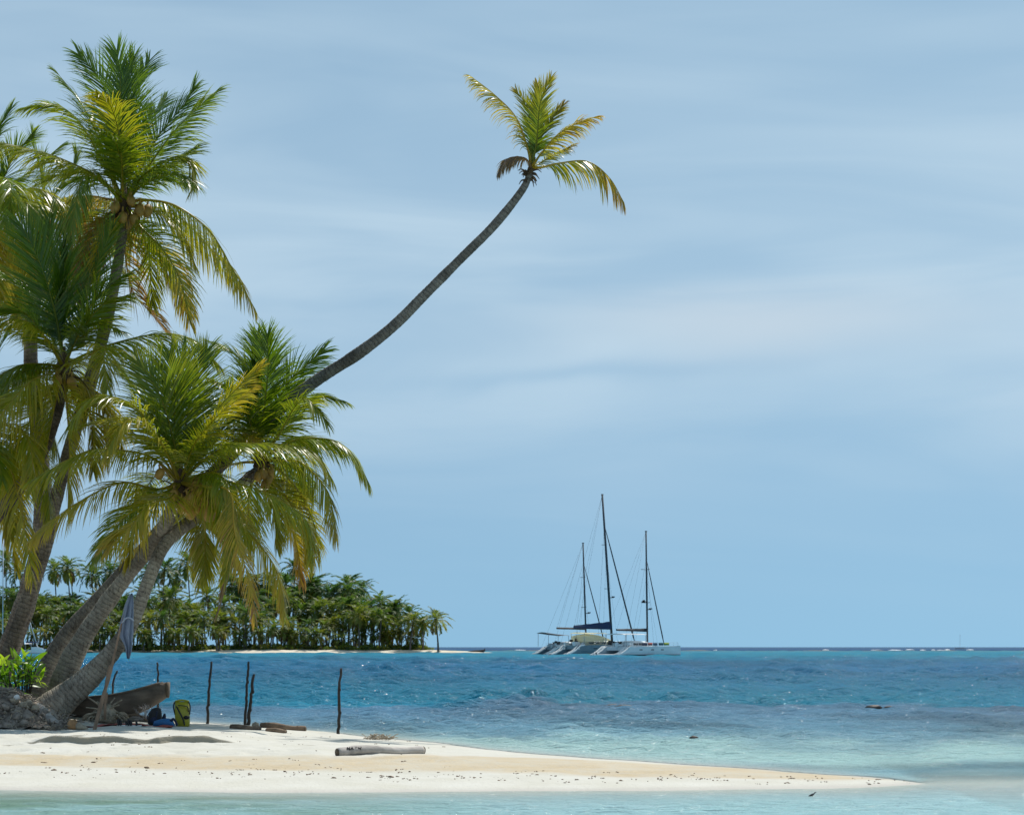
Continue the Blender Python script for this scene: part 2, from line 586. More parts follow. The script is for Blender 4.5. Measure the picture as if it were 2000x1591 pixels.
pos = geo.outputs['Position']
att = t.new('ShaderNodeAttribute', attribute_name='tan')
sep = t.new('ShaderNodeSeparateXYZ')
t.link(pos, sep.inputs[0])
n_a = t.noise(pos, 1.2, 5, 0.6)
n_b = t.noise(pos, 9.0, 4, 0.65)
n_c = t.noise(t.mapping(pos, scale=(1.0, 0.6, 1)), 26.0, 3, 0.7)
dry = t.ramp(n_a, [(0.3, (0.525, 0.505, 0.435)), (0.7, (0.585, 0.57, 0.515))])
tanc = t.ramp(n_b, [(0.30, (0.40, 0.31, 0.19)), (0.65, (0.53, 0.44, 0.30))])
tf = t.math('MULTIPLY', att.outputs['Fac'], t.ramp(t.math('ADD', t.math('MULTIPLY', n_b, .5), t.math('MULTIPLY', n_a, .5)), [(0.36, (0.25,) * 3), (0.56, (0.95,) * 3)]))
colr = t.mix(tf, dry, tanc)
speck = t.ramp(n_c, [(0.69, (0, 0, 0)), (0.75, (1, 1, 1))])
speck2 = t.ramp(t.noise(pos, 3.0, 2), [(0.48, (0, 0, 0)), (0.62, (1, 1, 1))])
colr = t.mix(t.math('MULTIPLY', t.math('MULTIPLY', speck, speck2), 0.55), colr, (0.13, 0.095, 0.06))
att_shade = t.new('ShaderNodeAttribute', attribute_name='scarp_shade')
colr = t.mix(t.math('MULTIPLY', att_shade.outputs['Fac'], 0.9), colr, (0.33, 0.29, 0.215))  # darker shaded tone painted on the scarp face
wet = t.ramp(t.math('ADD', sep.outputs[2], t.math('MULTIPLY_ADD', n_a, 0.012, -0.006)), [(0.004, (1, 1, 1)), (0.020, (0, 0, 0))])
colr = t.mix(t.math('MULTIPLY', wet, 0.75), colr, (0.45, 0.425, 0.39))
t.link(colr, b.inputs['Base Color'])
b.inputs['Roughness'].default_value = 0.9
b.inputs['Specular IOR Level'].default_value = 0.2
bp = t.new('ShaderNodeBump')
bp.inputs['Distance'].default_value = 0.03
bp.inputs['Strength'].default_value = 0.7
t.link(t.math('ADD', n_b, t.math('MULTIPLY', n_c, 0.4)), bp.inputs['Height'])
t.link(bp.outputs[0], b.inputs['Normal'])
me.materials.append(m)
o = bpy.data.objects.new('beach_sand', me)
COL.objects.link(o)
tag(o, kind='structure')

# ---- sea
rw = [4.0]
while rw[-1] < 60000:
    y = rw[-1]
    if y < 18: step = 0.5
    elif y < 48: step = 0.15
    elif y < 110: step = 0.19
    elif y < 330: step = 0.19 + (y - 110) * 0.0025
    elif y < 1000: step = 1.6
    else: step = y * 0.03
    rw.append(y + step)
rw = np.array(rw)
u = np.linspace(-1, 1, 431)
WY = np.repeat(rw[:, None], len(u), 1)
HWY = np.maximum(26, 0.30 * WY + 10) * (1 + smooth01((WY - 1200) / 3000))
WX = u[None, :] * HWY
dep = -ground_z(WX, WY)
far_dep = np.where((WY > 62) | (WX < -30) | (WX > 24) | (WY < 18), 2.0, 0.0)
dep = np.maximum(dep, far_dep)
# the colour the water has by its bottom and depth, from the shore outwards
YK = [4, 21, 24, 26.5, 29.0, 31.0, 33.5, 37, 40.5, 44, 52, 61, 64, 80, 105, 150, 235, 330, 520, 780, 860, 900, 935, 1000, 60000]
CK = [[.25, .43, .44], [.26, .44, .46], [.29, .46, .49], [.31, .43, .45], [.29, .44, .45],
      [.18, .33, .38], [.30, .465, .46], [.26, .41, .41], [.135, .250, .300], [.088, .190, .255], [.075, .165, .24], [.063, .150, .235],
      [.010, .152, .245], [.008, .142, .245], [.006, .128, .235], [.004, .108, .222], [.005, .120, .235], [.008, .160, .260], [.018, .185, .275], [.045, .19, .265],
      [.06, .19, .23], [.04, .095, .13], [.003, .055, .145], [.002, .045, .130], [.002, .045, .130]]
yk, ck = np.array(YK), np.array(CK)
lw = np.log(WY)
wob = 1 + 0.05 * vnoise(WX / np.maximum(WY, 1) * 60, lw * 20, 5.0, 31) + 0.05 * vnoise(WX / np.maximum(WY, 1) * 60, lw * 20, 1.7, 32)
wob = np.where(WY > 600, 1.0, wob)
BC = np.stack([np.interp(WY * wob, yk, ck[:, i]) for i in range(3)], -1)
# dark turtle-grass patches and clear sandy pools on the reef flat, weedy bottom at the near left
reef = smooth01((WY - 36) / 8) * smooth01((66 - WY) / 3)
pn = vnoise(WX, WY * 0.55, 3.2, 41) + 0.6 * vnoise(WX, WY * 0.6, 1.1, 42)
BC = BC * (1 + (reef * 0.30 * pn)[..., None])
pn2 = vnoise(WX, WY * 0.5, 14.0, 43) + 0.6 * vnoise(WX, WY * 0.5, 5.0, 44)
BC = BC * (1 + (smooth01((WY - 60) / 30) * smooth01((600 - WY) / 300) * 0.16 * pn2)[..., None])
nearleft = smooth01((26.2 - WY) / 1.0) * smooth01((1.0 - WX) / 5.0)
weed = nearleft * (0.62 + 0.5 * vnoise(WX, WY * 1.6, 1.0, 51) + 0.3 * vnoise(WX, WY * 1.6, 0.35, 52))
weed = np.clip(weed, 0, 1)[..., None]
BC = BC * (1 - 0.85 * weed) + np.array([.115, .21, .14]) * 0.85 * weed
pool = np.exp(-((WY - 30.3 - 0.25 * (WX - 3)) / 0.9) ** 2) * smooth01((WX - 0.6) / 1.5) * (0.6 + 0.4 * vnoise(WX, WY, 1.4, 55))
BC = BC * (1 - 0.40 * np.clip(pool, 0, 1)[..., None])
BC = np.clip(BC, 0.004, 0.8)
behind = smooth01((WY - 0.5 * (np.interp(WX, FRONT[:, 0], FRONT[:, 1]) + np.interp(WX, BACK[:, 0], BACK[:, 1]))) / 0.5) * smooth01((XT + 0.3 - WX) / 1.6)
shoal = (behind * np.exp(-np.maximum(dep, 0) * 16.0))[..., None]
BC = BC * (1 - shoal) + np.array([.40, .43, .40]) * shoal
clear = np.exp(-np.maximum(dep, 0) * (13.0 + 260.0 * behind))
# wind waves: a sum of short crested trains, finer ones only where the sheet is fine enough to carry them
dX = (2 * HWY / (len(u) - 1))
dY = np.repeat(np.gradient(rw)[:, None], len(u), 1)
grid = np.maximum(dX, dY)
WZ = np.zeros_like(WX)
rs = np.random.RandomState(77)
openw = np.interp(WY, [4, 26, 30, 40, 61, 68, 110, 300, 60000], [.75, .70, .70, .80, .90, 1.0, 1.0, 1.15, 1.3])
gust = 0.8 + 0.35 * vnoise(WX, WY * .5, 9.0, 81) + 0.25 * vnoise(WX, WY * .5, 2.6, 82)
for k in range(52):
    lam = 0.32 * (9.0 / 0.32) ** (k / 51.0)
    a = math.radians(-100 + rs.normal(0, 33))
    kx, ky = 2 * math.pi / lam * math.cos(a), 2 * math.pi / lam * math.sin(a)
    amp = 0.0155 * lam if lam < 2.2 else 0.0155 * 2.2 * (lam / 2.2) ** .25
    wgt = smooth01(lam / (2.0 * grid) - 1.0)
    wgt = wgt * smooth01((np.interp(WY, [4, 24, 30, 45, 61, 70, 110, 300], [.5, .6, .8, 1.1, 1.5, 2.4, 3.6, 8.5]) / lam - .6) / .6)
    ph = kx * WX + ky * WY + rs.uniform(0, 6.28) + 0.9 * vnoise(WX, WY, lam * 3.3, 100 + k)
    WZ += amp * wgt * np.sin(ph)
WZ = WZ * openw * np.clip(gust, .25, 1.5) * smooth01(dep / 0.22)
WZ += 0.35 * np.abs(WZ) ** 1.0 * np.sign(WZ) * (WZ > 0)
nr, nc = WX.shape
idx = np.arange(nr * nc).reshape(nr, nc)
wf = np.stack([idx[:-1, :-1], idx[:-1, 1:], idx[1:, 1:], idx[1:, :-1]], -1).reshape(-1, 4)
wv = np.stack([WX, WY, WZ], -1).reshape(-1, 3)
# glint facets added above the water, tilted to mirror the sun at the camera
ng = 300
gv, gf = [], []
for k in range(ng):
    py = rs.uniform(1284, 1500) if k % 4 else rs.uniform(1360, 1460)
    px = rs.uniform(-60, 2060)
    if px < 650 and rs.random_sample() < .5:
        px = rs.uniform(650, 2060)
    Y = CH * FPX / (py - HPX)
    x = (px - 1000) * Y / FPX
    if float(shore_d(np.array([x]), np.array([Y]))[0]) > -.6:
        continue
    r_ = int(np.searchsorted(rw, Y))
    hw_ = float(HWY[r_, 0])
    c_ = int(np.clip((x / hw_ + 1) / 2 * (len(u) - 1), 0, len(u) - 1))
    zt = WZ[max(0, r_ - 10):r_ + 6, max(0, c_ - 4):c_ + 5].max()
    c = np.array([x, Y, zt + .02])
    view = norm(np.array([0, 0, CH]) - c)
    nrm = norm(norm(np.array(sun_dir)) + view + rs.normal(0, .07, 3))
    e1 = norm(np.cross(nrm, [0, 0, 1.0]))
    e2 = np.cross(nrm, e1)
    sz = Y / FPX * rs.choice([.6, .85, 1.1, 1.5], p=[.4, .3, .2, .1])
    b0 = len(wv) + len(gv)
    gv += [c - e1 * sz * 1.3, c - e2 * sz * .8, c + e1 * sz * 1.3, c + e2 * sz * .8]
    gf.append((b0, b0 + 1, b0 + 2, b0 + 3))
allv = np.vstack([wv, np.array(gv)])
allf = np.vstack([wf, np.array(gf)])
me = bpy.data.meshes.new('sea_water')
me.vertices.add(len(allv))
me.vertices.foreach_set('co', allv.reshape(-1).astype(np.float32))
me.loops.add(allf.size)
me.loops.foreach_set('vertex_index', allf.reshape(-1).astype(np.int32))
me.polygons.add(len(allf))
me.polygons.foreach_set('loop_start', (np.arange(len(allf)) * 4).astype(np.int32))
me.polygons.foreach_set('material_index', np.concatenate([np.zeros(len(wf)), np.ones(len(gf))]).astype(np.int32))
me.polygons.foreach_set('use_smooth', np.ones(len(allf), bool))
me.update(calc_edges=True)
me.validate()
ca = me.attributes.new('body', 'FLOAT_COLOR', 'POINT')
cb = np.ones((len(allv), 4))
cb[:len(wv), :3] = BC.reshape(-1, 3)
ca.data.foreach_set('color', cb.reshape(-1).astype(np.float32))
at = me.attributes.new('clear', 'FLOAT', 'POINT')
at.data.foreach_set('value', np.concatenate([clear.reshape(-1), np.zeros(len(gv))]).astype(np.float32))
m, t, b = new_mat('lagoon_water')
t.n.remove(b)
geo = t.new('ShaderNodeNewGeometry')
pos = geo.outputs['Position']
ab = t.new('ShaderNodeAttribute', attribute_name='body')
ac = t.new('ShaderNodeAttribute', attribute_name='clear')
w1 = t.noise(t.mapping(pos, scale=(1.0, 2.0, 1)), 3.0, 4, 0.6, 0.4)
bp = t.new('ShaderNodeBump')
bp.inputs['Strength'].default_value = 1.0
bp.inputs['Distance'].default_value = 0.16
t.link(w1, bp.inputs['Height'])
dif = t.new('ShaderNodeBsdfDiffuse')
t.link(ab.outputs['Color'], dif.inputs[0])
t.link(bp.outputs[0], dif.inputs['Normal'])
trn = t.new('ShaderNodeBsdfTransparent')
trn.inputs[0].default_value = (0.90, 0.96, 0.96, 1)
under = t.new('ShaderNodeMixShader')
t.link(ac.outputs['Fac'], under.inputs[0])
t.link(dif.outputs[0], under.inputs[1])
t.link(trn.outputs[0], under.inputs[2])
gl = t.new('ShaderNodeBsdfGlossy')
gl.inputs['Roughness'].default_value = 0.10
t.link(bp.outputs[0], gl.inputs['Normal'])
fr = t.new('ShaderNodeFresnel')
fr.inputs[0].default_value = 1.33
t.link(bp.outputs[0], fr.inputs['Normal'])
fac = t.math('MULTIPLY', t.math('MINIMUM', fr.outputs[0], 0.75), 0.48)
mx = t.new('ShaderNodeMixShader')
t.link(fac, mx.inputs[0])
t.link(under.outputs[0], mx.inputs[1])
t.link(gl.outputs[0], mx.inputs[2])
t.link(mx.outputs[0], t.n['Material Output'].inputs['Surface'])
me.materials.append(m)
m2, t, b = new_mat('glint_facet')  # added facets that give the sea its sun glints
b.inputs['Base Color'].default_value = (.10, .2, .24, 1)
b.inputs['Roughness'].default_value = 0.34
b.inputs['Specular IOR Level'].default_value = 0.6
me.materials.append(m2)
o = bpy.data.objects.new('sea_water', me)
COL.objects.link(o)
tag(o, kind='structure')
sb = MB()
sb.add([(-40000, 2, -2.5), (40000, 2, -2.5), (40000, 60000, -2.5), (-40000, 60000, -2.5)], [(0, 1, 2, 3)])
tag(sb.build('seabed', plain('deep_seabed', (0.10, 0.12, 0.11), 0.9, 0.3, 0.1), smooth=False), kind='structure')

# ------------------------------------------------------------------ palm building blocks
def frond_geometry(mb, pts, rng, up0=None, pairs=100, lmax=0.62, hw=0.0112, vee=10, droop=0.10, segs=4, age=0.25,
                   tipage=0.0, start=0.16, prad=0.026, twist=0.0, sparse=0.03, a0=60, a1=19, axis=(0, 0, 1)):
    """one pinnate leaf: a tapering rachis and two combs of leaflets"""
    pts = np.asarray(pts, float)
    n = 44
    if len(pts) > 3:
        pts = pts.copy()
        pts[1:-1] += rng.normal(0, .025, pts[1:-1].shape)
    c = spline(pts, n)
    T = norm(np.gradient(c, axis=0))
    rad = c[-1] - c[0]
    rad[2] = 0
    ax = np.asarray(axis, float)
    if up0 is None:
        up0 = ax * 0.75 - norm(rad) * 0.65
    N = np.zeros_like(T)
    v = up0 - np.dot(up0, T[0]) * T[0]
    N[0] = norm(v)
    for i in range(1, n):
        v = N[i - 1] - N[i - 1].dot(T[i]) * T[i]
        N[i] = norm(v)
    if twist:
        tw = np.radians(twist) * np.linspace(0, 1, n)[:, None]
        B = np.cross(T, N)
        N = norm(N * np.cos(tw) + B * np.sin(tw))
    mb.tube(c, np.interp(np.linspace(0, 1, n), [0, 0.15, 0.5, 1], [prad * 1.6, prad, prad * 0.55, prad * 0.15]), 5, False,
            np.full(n, min(0.95, age * 0.6 + 0.36)))
    # leaflets on both sides
    k = np.arange(pairs)
    for side in (-1, 1):
        keep = rng.random_sample(pairs) > sparse
        for _g in range(rng.randint(0, 4)):                  # torn places
            g0 = rng.randint(0, pairs)
            keep[g0:g0 + rng.randint(1, 4)] = False
        tt = start + (1 - start) * (k + rng.uniform(-0.25, 0.25, pairs) + 0.3) / pairs
        tt = np.clip(tt[keep], 0, 0.998)
        u_ = (tt - start) / (1 - start)
        fi = tt * (n - 1)
        i0 = np.clip(fi.astype(int), 0, n - 2)
        fr_ = (fi - i0)[:, None]
        p0 = c[i0] * (1 - fr_) + c[i0 + 1] * fr_
        Tk = norm(T[i0] * (1 - fr_) + T[i0 + 1] * fr_)
        Nk = norm(N[i0] * (1 - fr_) + N[i0 + 1] * fr_)
        Sk = np.cross(Tk, Nk) * side
        m_ = len(tt)
        ang = np.radians(a0 + (a1 - a0) * u_ + rng.normal(0, 4, m_))[:, None]
        wavy = 13 * np.sin(u_ * rng.uniform(5, 13) + rng.uniform(0, 6.3)) + 8 * np.sin(u_ * rng.uniform(17, 31) + rng.uniform(0, 6.3))
        ve = np.radians(vee + wavy + rng.normal(0, 7, m_))[:, None]
        d = norm(np.cos(ang) * Tk + np.sin(ang) * (np.cos(ve) * Sk + np.sin(ve) * Nk))
        ln = lmax * np.interp(u_, [0, 0.12, 0.38, 0.7, 1.0], [0.55, 0.85, 1.0, 0.80, 0.36]) * rng.uniform(0.78, 1.12, m_)
        dk = droop * rng.uniform(0.6, 1.5, m_)
        wprof = np.array([0.7, 1.0, 0.9, 0.6, 0.06]) if segs == 4 else np.array([0.8, 1.0, 0.1])
        Vs = []
        p = p0.copy()
        base_n = norm(Nk * np.cos(ve) - Sk * np.sin(ve) + rng.normal(0, 0.25, (m_, 3)))
        for s_ in range(segs + 1):
            W = norm(np.cross(d, base_n)) * (hw * wprof[s_])
            Vs.append(p - W)
            Vs.append(p + W)
            p = p + d * (ln / segs)[:, None]
            d = norm(d + np.array([0, 0, -1.0]) * dk[:, None] * (0.65 + 0.75 * s_))
        V = np.stack(Vs, 1)                                  # m, 2*(segs+1), 3
        kk = 2 * (segs + 1)
        basei = np.arange(m_) * kk
        F = []
        for s_ in range(segs):
            q = np.stack([basei + 2 * s_, basei + 2 * s_ + 1, basei + 2 * s_ + 3, basei + 2 * s_ + 2], 1)
            F.append(q)
        F = np.vstack(F)
        la = age + tipage * u_ + rng.normal(0, 0.05, m_)
        A = la[:, None] + np.linspace(-0.03, 0.10, kk)[None, :]
        mb.add(V.reshape(-1, 3), F.tolist(), np.clip(A, 0, 1).reshape(-1))


def trunk_tube(mb, pts, sides=14, step=0.03, ring=0.082, amp=0.022, seed=0):
    """pts: x, y, z, radius"""
    pts = np.asarray(pts, float)
    L = np.sum(np.linalg.norm(np.diff(pts[:, :3], axis=0), axis=1))
    n = max(8, int(L / step))
    c = spline(pts, n)
    s = np.linspace(0, L, n)
    r = np.random.RandomState(seed)
    ph = (s + 0.02 * np.sin(s * 7.0)) / ring
    saw = (ph % 1.0)
    rad = c[:, 3] * (1 + amp * (0.5 - saw) + 0.02 * np.sin(s * 2.3 + seed))
    lump = np.interp(np.arange(n), np.linspace(0, n, max(4, n // 9)), r.normal(0, 0.035, max(4, n // 9)))
    jit = lump[:, None] + r.normal(0, 0.012, (n, sides)) + 0.03 * np.sin(np.arange(sides) * 1.7 + seed)[None, :]
    mb.tube(c[:, :3], rad, sides, True, s, jit=jit)
    return c


def tpath(lst):
    """trunk control points given as (px, py, width_px, Y)"""
    out = []
    for px, py, wpx, Y in lst:
        p = P(px, py, Y)
        out.append((*p, 0.5 * wpx * Y / FPX))
    return out


def near_palm(label, trunk, heart, fronds, seed, bark, nuts=(), lmax=0.62, auto=0, autolen=2.5, axis=(0, 0, 1), auto_age=0.3, group=None, fsc=1.0, pairs=100, name='coconut_palm', open_front=True):
    rng = np.random.RandomState(seed)
    tp = tpath(trunk)
    base = np.array(tp[-1][:3])
    root = empty(name, base)
    tag(root, label, 'palm tree', group)
    mb = MB()
    trunk_tube(mb, tp, seed=seed)
    mb.build('trunk', bark, root, 'along')
    hx, hy, hY = heart
    H = P(hx, hy, hY)
    ax = norm(np.array(axis, float))
    # crown heart: woven fibre sheath, petiole stubs and flower stalks
    mb = MB()
    q = np.array([H - ax * 0.30, H - ax * 0.12, H + ax * 0.10, H + ax * 0.42])
    q = H + (q - H) * (1 if fsc > .9 else .6)
    mb.tube(spline(np.c_[q, [0.11, 0.15, 0.13, 0.03]], 14)[:, :3], np.interp(np.linspace(0, 1, 14), [0, .3, .6, 1], [0.10, 0.15, 0.12, 0.03]) * fsc, 10, True,
            jit=rng.normal(0, 0.06, (14, 10)))
    for k in range(22):
        a = rng.uniform(0, 2 * math.pi)
        e = rng.uniform(-0.9, 0.7)
        d = np.array([math.cos(a) * math.cos(e), math.sin(a) * math.cos(e), math.sin(e)])
        p0 = H + d * 0.06 - ax * rng.uniform(0, .2)
        L = rng.uniform(0.18, 0.5) * fsc
        pth = spline([p0, p0 + d * L * 0.6, p0 + d * L + np.array([0, 0, -0.35 * L])], 7)
        mb.tube(pth, np.linspace(0.022, 0.005, 7), 5)
    crown = mb.build('crown', M_FIBRE, root)
    for spec in fronds:
        f = dict(spec[1]) if isinstance(spec[1], dict) else {}
        pl = [(H[0], H[1], H[2])]
        b0 = H + ax * 0.05
        pts = [b0]
        for (px, py, dz) in spec[0]:
            pts.append(P(px, py, hY + dz))
        # start each leaf just outside the heart
        d0 = norm(pts[1] - b0)
        pts[0] = b0 + d0 * 0.04
        kw = dict(lmax=lmax, pairs=pairs, age=0.25, axis=ax)
        lm_ = 1.32 if fsc > .9 else 1.0
        kw.update(f)
        kw['lmax'] *= lm_ * (1.18 if 'up0' in f and fsc > .9 else 1.0)
        mb = MB()
        frond_geometry(mb, pts, rng, **kw)
        mb.build('frond', M_LEAF, crown, 'age')
    for k in range(auto):
        a = k * 2.39996 + seed
        # leaves on the far and near side of the crown, which the listed ones leave bare
        el = math.radians(72 - 112 * (k + 0.5) / auto + rng.uniform(-8, 8))
        if el < math.radians(25) and math.sin(a) < -.15 and open_front:
            a = -a                                           # keep the trunk top in view: hang behind it
        dirv = np.array([math.cos(a) * 0.9, math.sin(a), 0])
        L = autolen * rng.uniform(0.85, 1.1)
        pts = [H + dirv * 0.03]
        e = el
        p = H.copy()
        for s_ in range(4):
            p = p + (dirv * math.cos(e) + np.array([0, 0, 1]) * math.sin(e)) * L / 4
            pts.append(p.copy())
            e -= math.radians(rng.uniform(16, 26))
        mb = MB()
        frond_geometry(mb, pts, rng, lmax=lmax * 1.25, pairs=pairs - 10, age=auto_age + (0.18 if el < 0 else 0) + rng.uniform(-.06, .1), vee=rng.uniform(-15, 15), droop=0.14, axis=ax)
        mb.build('frond', M_LEAF, crown, 'age')
    for (px, py, dz, sc) in nuts:
        mb = MB()
        c = P(px, py, hY + dz)
        mb.blob(c, (0.095 * sc, 0.095 * sc, 0.125 * sc), 10, 8, rot=rotx(rng.uniform(-.4, .4)) @ roty(rng.uniform(-.4, .4)), rough=0.02, rng=rng)
        # cap and stalk up to the crown
        mb.tube(spline([c + np.array([0, 0, .11 * sc]), c + np.array([0, 0, .2 * sc]), c * .5 + H * .5 + np.array([0, 0, .05])], 8), np.linspace(.02, .012, 8), 5)
        mb.build('coconut', M_NUT, crown)
    return root


G = 'coconut palms on the near beach'
# tall palm, upper left
near_palm('tallest upright coconut palm with dense green crown and coconuts, upper left of the beach',
          [(243, 412, 18, 44), (237, 470, 20, 44), (222, 560, 22, 44), (205, 640, 24, 44), (180, 730, 26, 44), (138, 870, 25, 44), (108, 980, 26, 44), (84, 1080, 27, 44), (50, 1180, 28, 44), (14, 1285, 32, 44), (-12, 1378, 46, 44)],
          (241, 402, 44),
          [([(228, 250, 0.2), (205, 160, .3), (152, 104, .2)], dict(age=.16, vee=5, lmax=.6, up0=(0.2, -1, .3))),
           ([(238, 240, -.2), (236, 150, -.3), (228, 98, -.4)], dict(age=.12, vee=12, lmax=.66, up0=(0.1, -1, .2))),
           ([(250, 250, .4), (262, 170, .6), (292, 118, .9)], dict(age=.14, lmax=.66, up0=(-.4, -1, .2))),
           ([(246, 230, -.1), (252, 160, -.1), (262, 110, -.2)], dict(age=.10, lmax=.55, vee=20, up0=(-.4, -1, .2))),
           ([(205, 300, .1), (165, 215, .3), (110, 140, .2)], dict(age=.22, vee=-5, droop=.12)),
           ([(195, 310, -.4), (150, 240, -.8), (105, 208, -1.0), (46, 210, -1.1)], dict(age=.34, vee=-20, droop=.16)),
           ([(233, 310, -.7), (226, 240, -1.1), (208, 200, -1.5), (188, 182, -1.9)], dict(age=.36, tipage=.2, vee=-12, droop=.16, lmax=.7)),
           ([(275, 330, .2), (310, 270, .3), (360, 205, .3), (380, 170, .2)], dict(age=.16, vee=0, up0=(-.6, -.9, .5))),
           ([(280, 340, -.3), (335, 265, -.5), (385, 220, -.6), (426, 176, -.6)], dict(age=.30, vee=-15, droop=.12)),
           ([(262, 300, .8), (290, 230, 1.2), (325, 190, 1.6)], dict(age=.18, up0=(-.5, -1, .3))),
           ([(275, 350, -.5), (320, 318, -.8), (362, 308, -.9), (380, 340, -1.), (376, 372, -1.)], dict(age=.26, tipage=.3, droop=.2, vee=-25)),
           ([(285, 345, .5), (335, 315, .8), (384, 285, 1.)], dict(age=.3, vee=-10)),
           ([(285, 392, -.2), (345, 402, -.3), (405, 452, -.4), (455, 520, -.5), (499, 605, -.5)], dict(age=.40, tipage=.25, vee=-30, droop=.22, lmax=.66, pairs=104)),
           ([(285, 408, .5), (350, 425, .8), (420, 490, 1.0), (470, 560, 1.1)], dict(age=.42, tipage=.2, vee=-30, droop=.25)),
           ([(275, 440, -.4), (320, 490, -.7), (352, 555, -.8), (371, 632, -.8)], dict(age=.34, tipage=.35, vee=-25, droop=.2)),
           ([(262, 470, .8), (300, 492, 1.2), (335, 530, 1.4), (358, 600, 1.5)], dict(age=.56, tipage=.3, vee=-30, droop=.25, sparse=.2)),
           ([(190, 350, -.4), (120, 310, -.9), (60, 288, -1.1), (-12, 275, -1.2)], dict(age=.42, vee=-25, droop=.22, lmax=.7)),
           ([(205, 365, -.8), (168, 342, -1.3), (150, 390, -1.6), (140, 450, -1.6)], dict(age=.30, vee=-20, droop=.25, lmax=.7)),
           ([(200, 385, .3), (160, 390, .5), (132, 440, .7), (118, 525, .7)], dict(age=.70, tipage=.2, vee=-30, droop=.25)),
           ([(215, 430, .2), (185, 470, .3), (165, 530, .3), (150, 590, .3)], dict(age=.74, tipage=.2, vee=-30, droop=.25)),
           ([(225, 450, -.3), (205, 510, -.5), (190, 580, -.5)], dict(age=.6, vee=-30, droop=.2)),
           ([(248, 500, .9), (262, 575, 1.2), (290, 605, 1.3), (325, 650, 1.3)], dict(age=.72, tipage=.2, vee=-30, droop=.25, sparse=.25)),
           ], 11, M_BARKD, [(273, 410, -.2, 1.1), (288, 412, -.1, 1.1), (262, 430, -.25, 1), (250, 436, -.2, 1), (225, 405, -.25, 1), (256, 392, -.3, .9), (240, 425, -.3, 1), (272, 444, 0, 1)],
          auto=9, autolen=2.2, group=G)

# leaning lone palm high over the water
near_palm('lone palm on long bare leaning trunk, sparse windblown yellowed crown high over the water',
          [(1036, 338, 11, 42.6), (1018, 374, 15, 42.6), (965, 440, 17, 42.7), (900, 505, 18, 42.8), (830, 575, 19.5, 42.9), (770, 635, 21, 43.0), (700, 690, 22.5, 43.1), (605, 752, 24, 43.3), (500, 838, 25, 43.5), (420, 920, 26, 43.7), (340, 1005, 27, 43.8), (268, 1085, 26, 43.9), (190, 1172, 28, 44), (130, 1240, 32, 44), (90, 1310, 38, 44), (66, 1385, 52, 44)],
          (1036, 332, 42.6),
          [([(1028, 290, -.1), (1008, 232, -.1), (968, 185, -.1), (918, 148, -.1)], dict(age=.62, vee=-35, droop=.30, lmax=.52, sparse=.2, hw=.009, pairs=70, prad=.02)),
           ([(1046, 270, -.1), (1056, 205, -.2), (1076, 152, -.3)], dict(age=.20, tipage=.45, vee=8, lmax=.50, droop=.05, up0=(-.3, -1, .2), prad=.022, a0=55, hw=.0085, sparse=.1)),
           ([(1040, 270, .2), (1030, 220, .3), (1008, 176, .3)], dict(age=.22, tipage=.45, vee=5, lmax=.44, droop=.06, up0=(.3, -1, .2), prad=.022, a0=55, hw=.0085, sparse=.15)),
           ([(1044, 265, .3), (1048, 205, .4), (1050, 165, .5)], dict(age=.15, tipage=.55, lmax=.45, droop=.05, up0=(0, -1, .1), prad=.022, a0=55)),
           ([(1050, 290, .1), (1072, 240, .2), (1100, 205, .2)], dict(age=.24, tipage=.5, lmax=.42, droop=.10, up0=(-.5, -1, .2), prad=.02, a0=55)),
           ([(1060, 300, -.3), (1092, 262, -.5), (1130, 240, -.6), (1168, 227, -.6)], dict(age=.55, tipage=.2, vee=-25, droop=.22, lmax=.46, sparse=.15, hw=.012, prad=.02)),
           ([(1056, 318, .3), (1086, 300, .5), (1120, 282, .7)], dict(age=.4, tipage=.3, vee=-10, droop=.15, lmax=.36, prad=.018)),
           ([(1060, 325, -.2), (1090, 318, -.3), (1145, 322, -.3), (1190, 348, -.3), (1219, 396, -.3)], dict(age=.50, tipage=.28, vee=-45, droop=.40, lmax=.74, sparse=.25, hw=.011, prad=.02)),
           ([(1028, 312, -.2), (1008, 303, -.3), (988, 312, -.3), (973, 336, -.3)], dict(age=.90, tipage=.1, vee=-30, droop=.35, lmax=.42, sparse=.2, hw=.012, prad=.02)),
           ], 23, M_BARKG, lmax=.46, axis=(.35, 0, .94), group=G, fsc=.42, pairs=78)

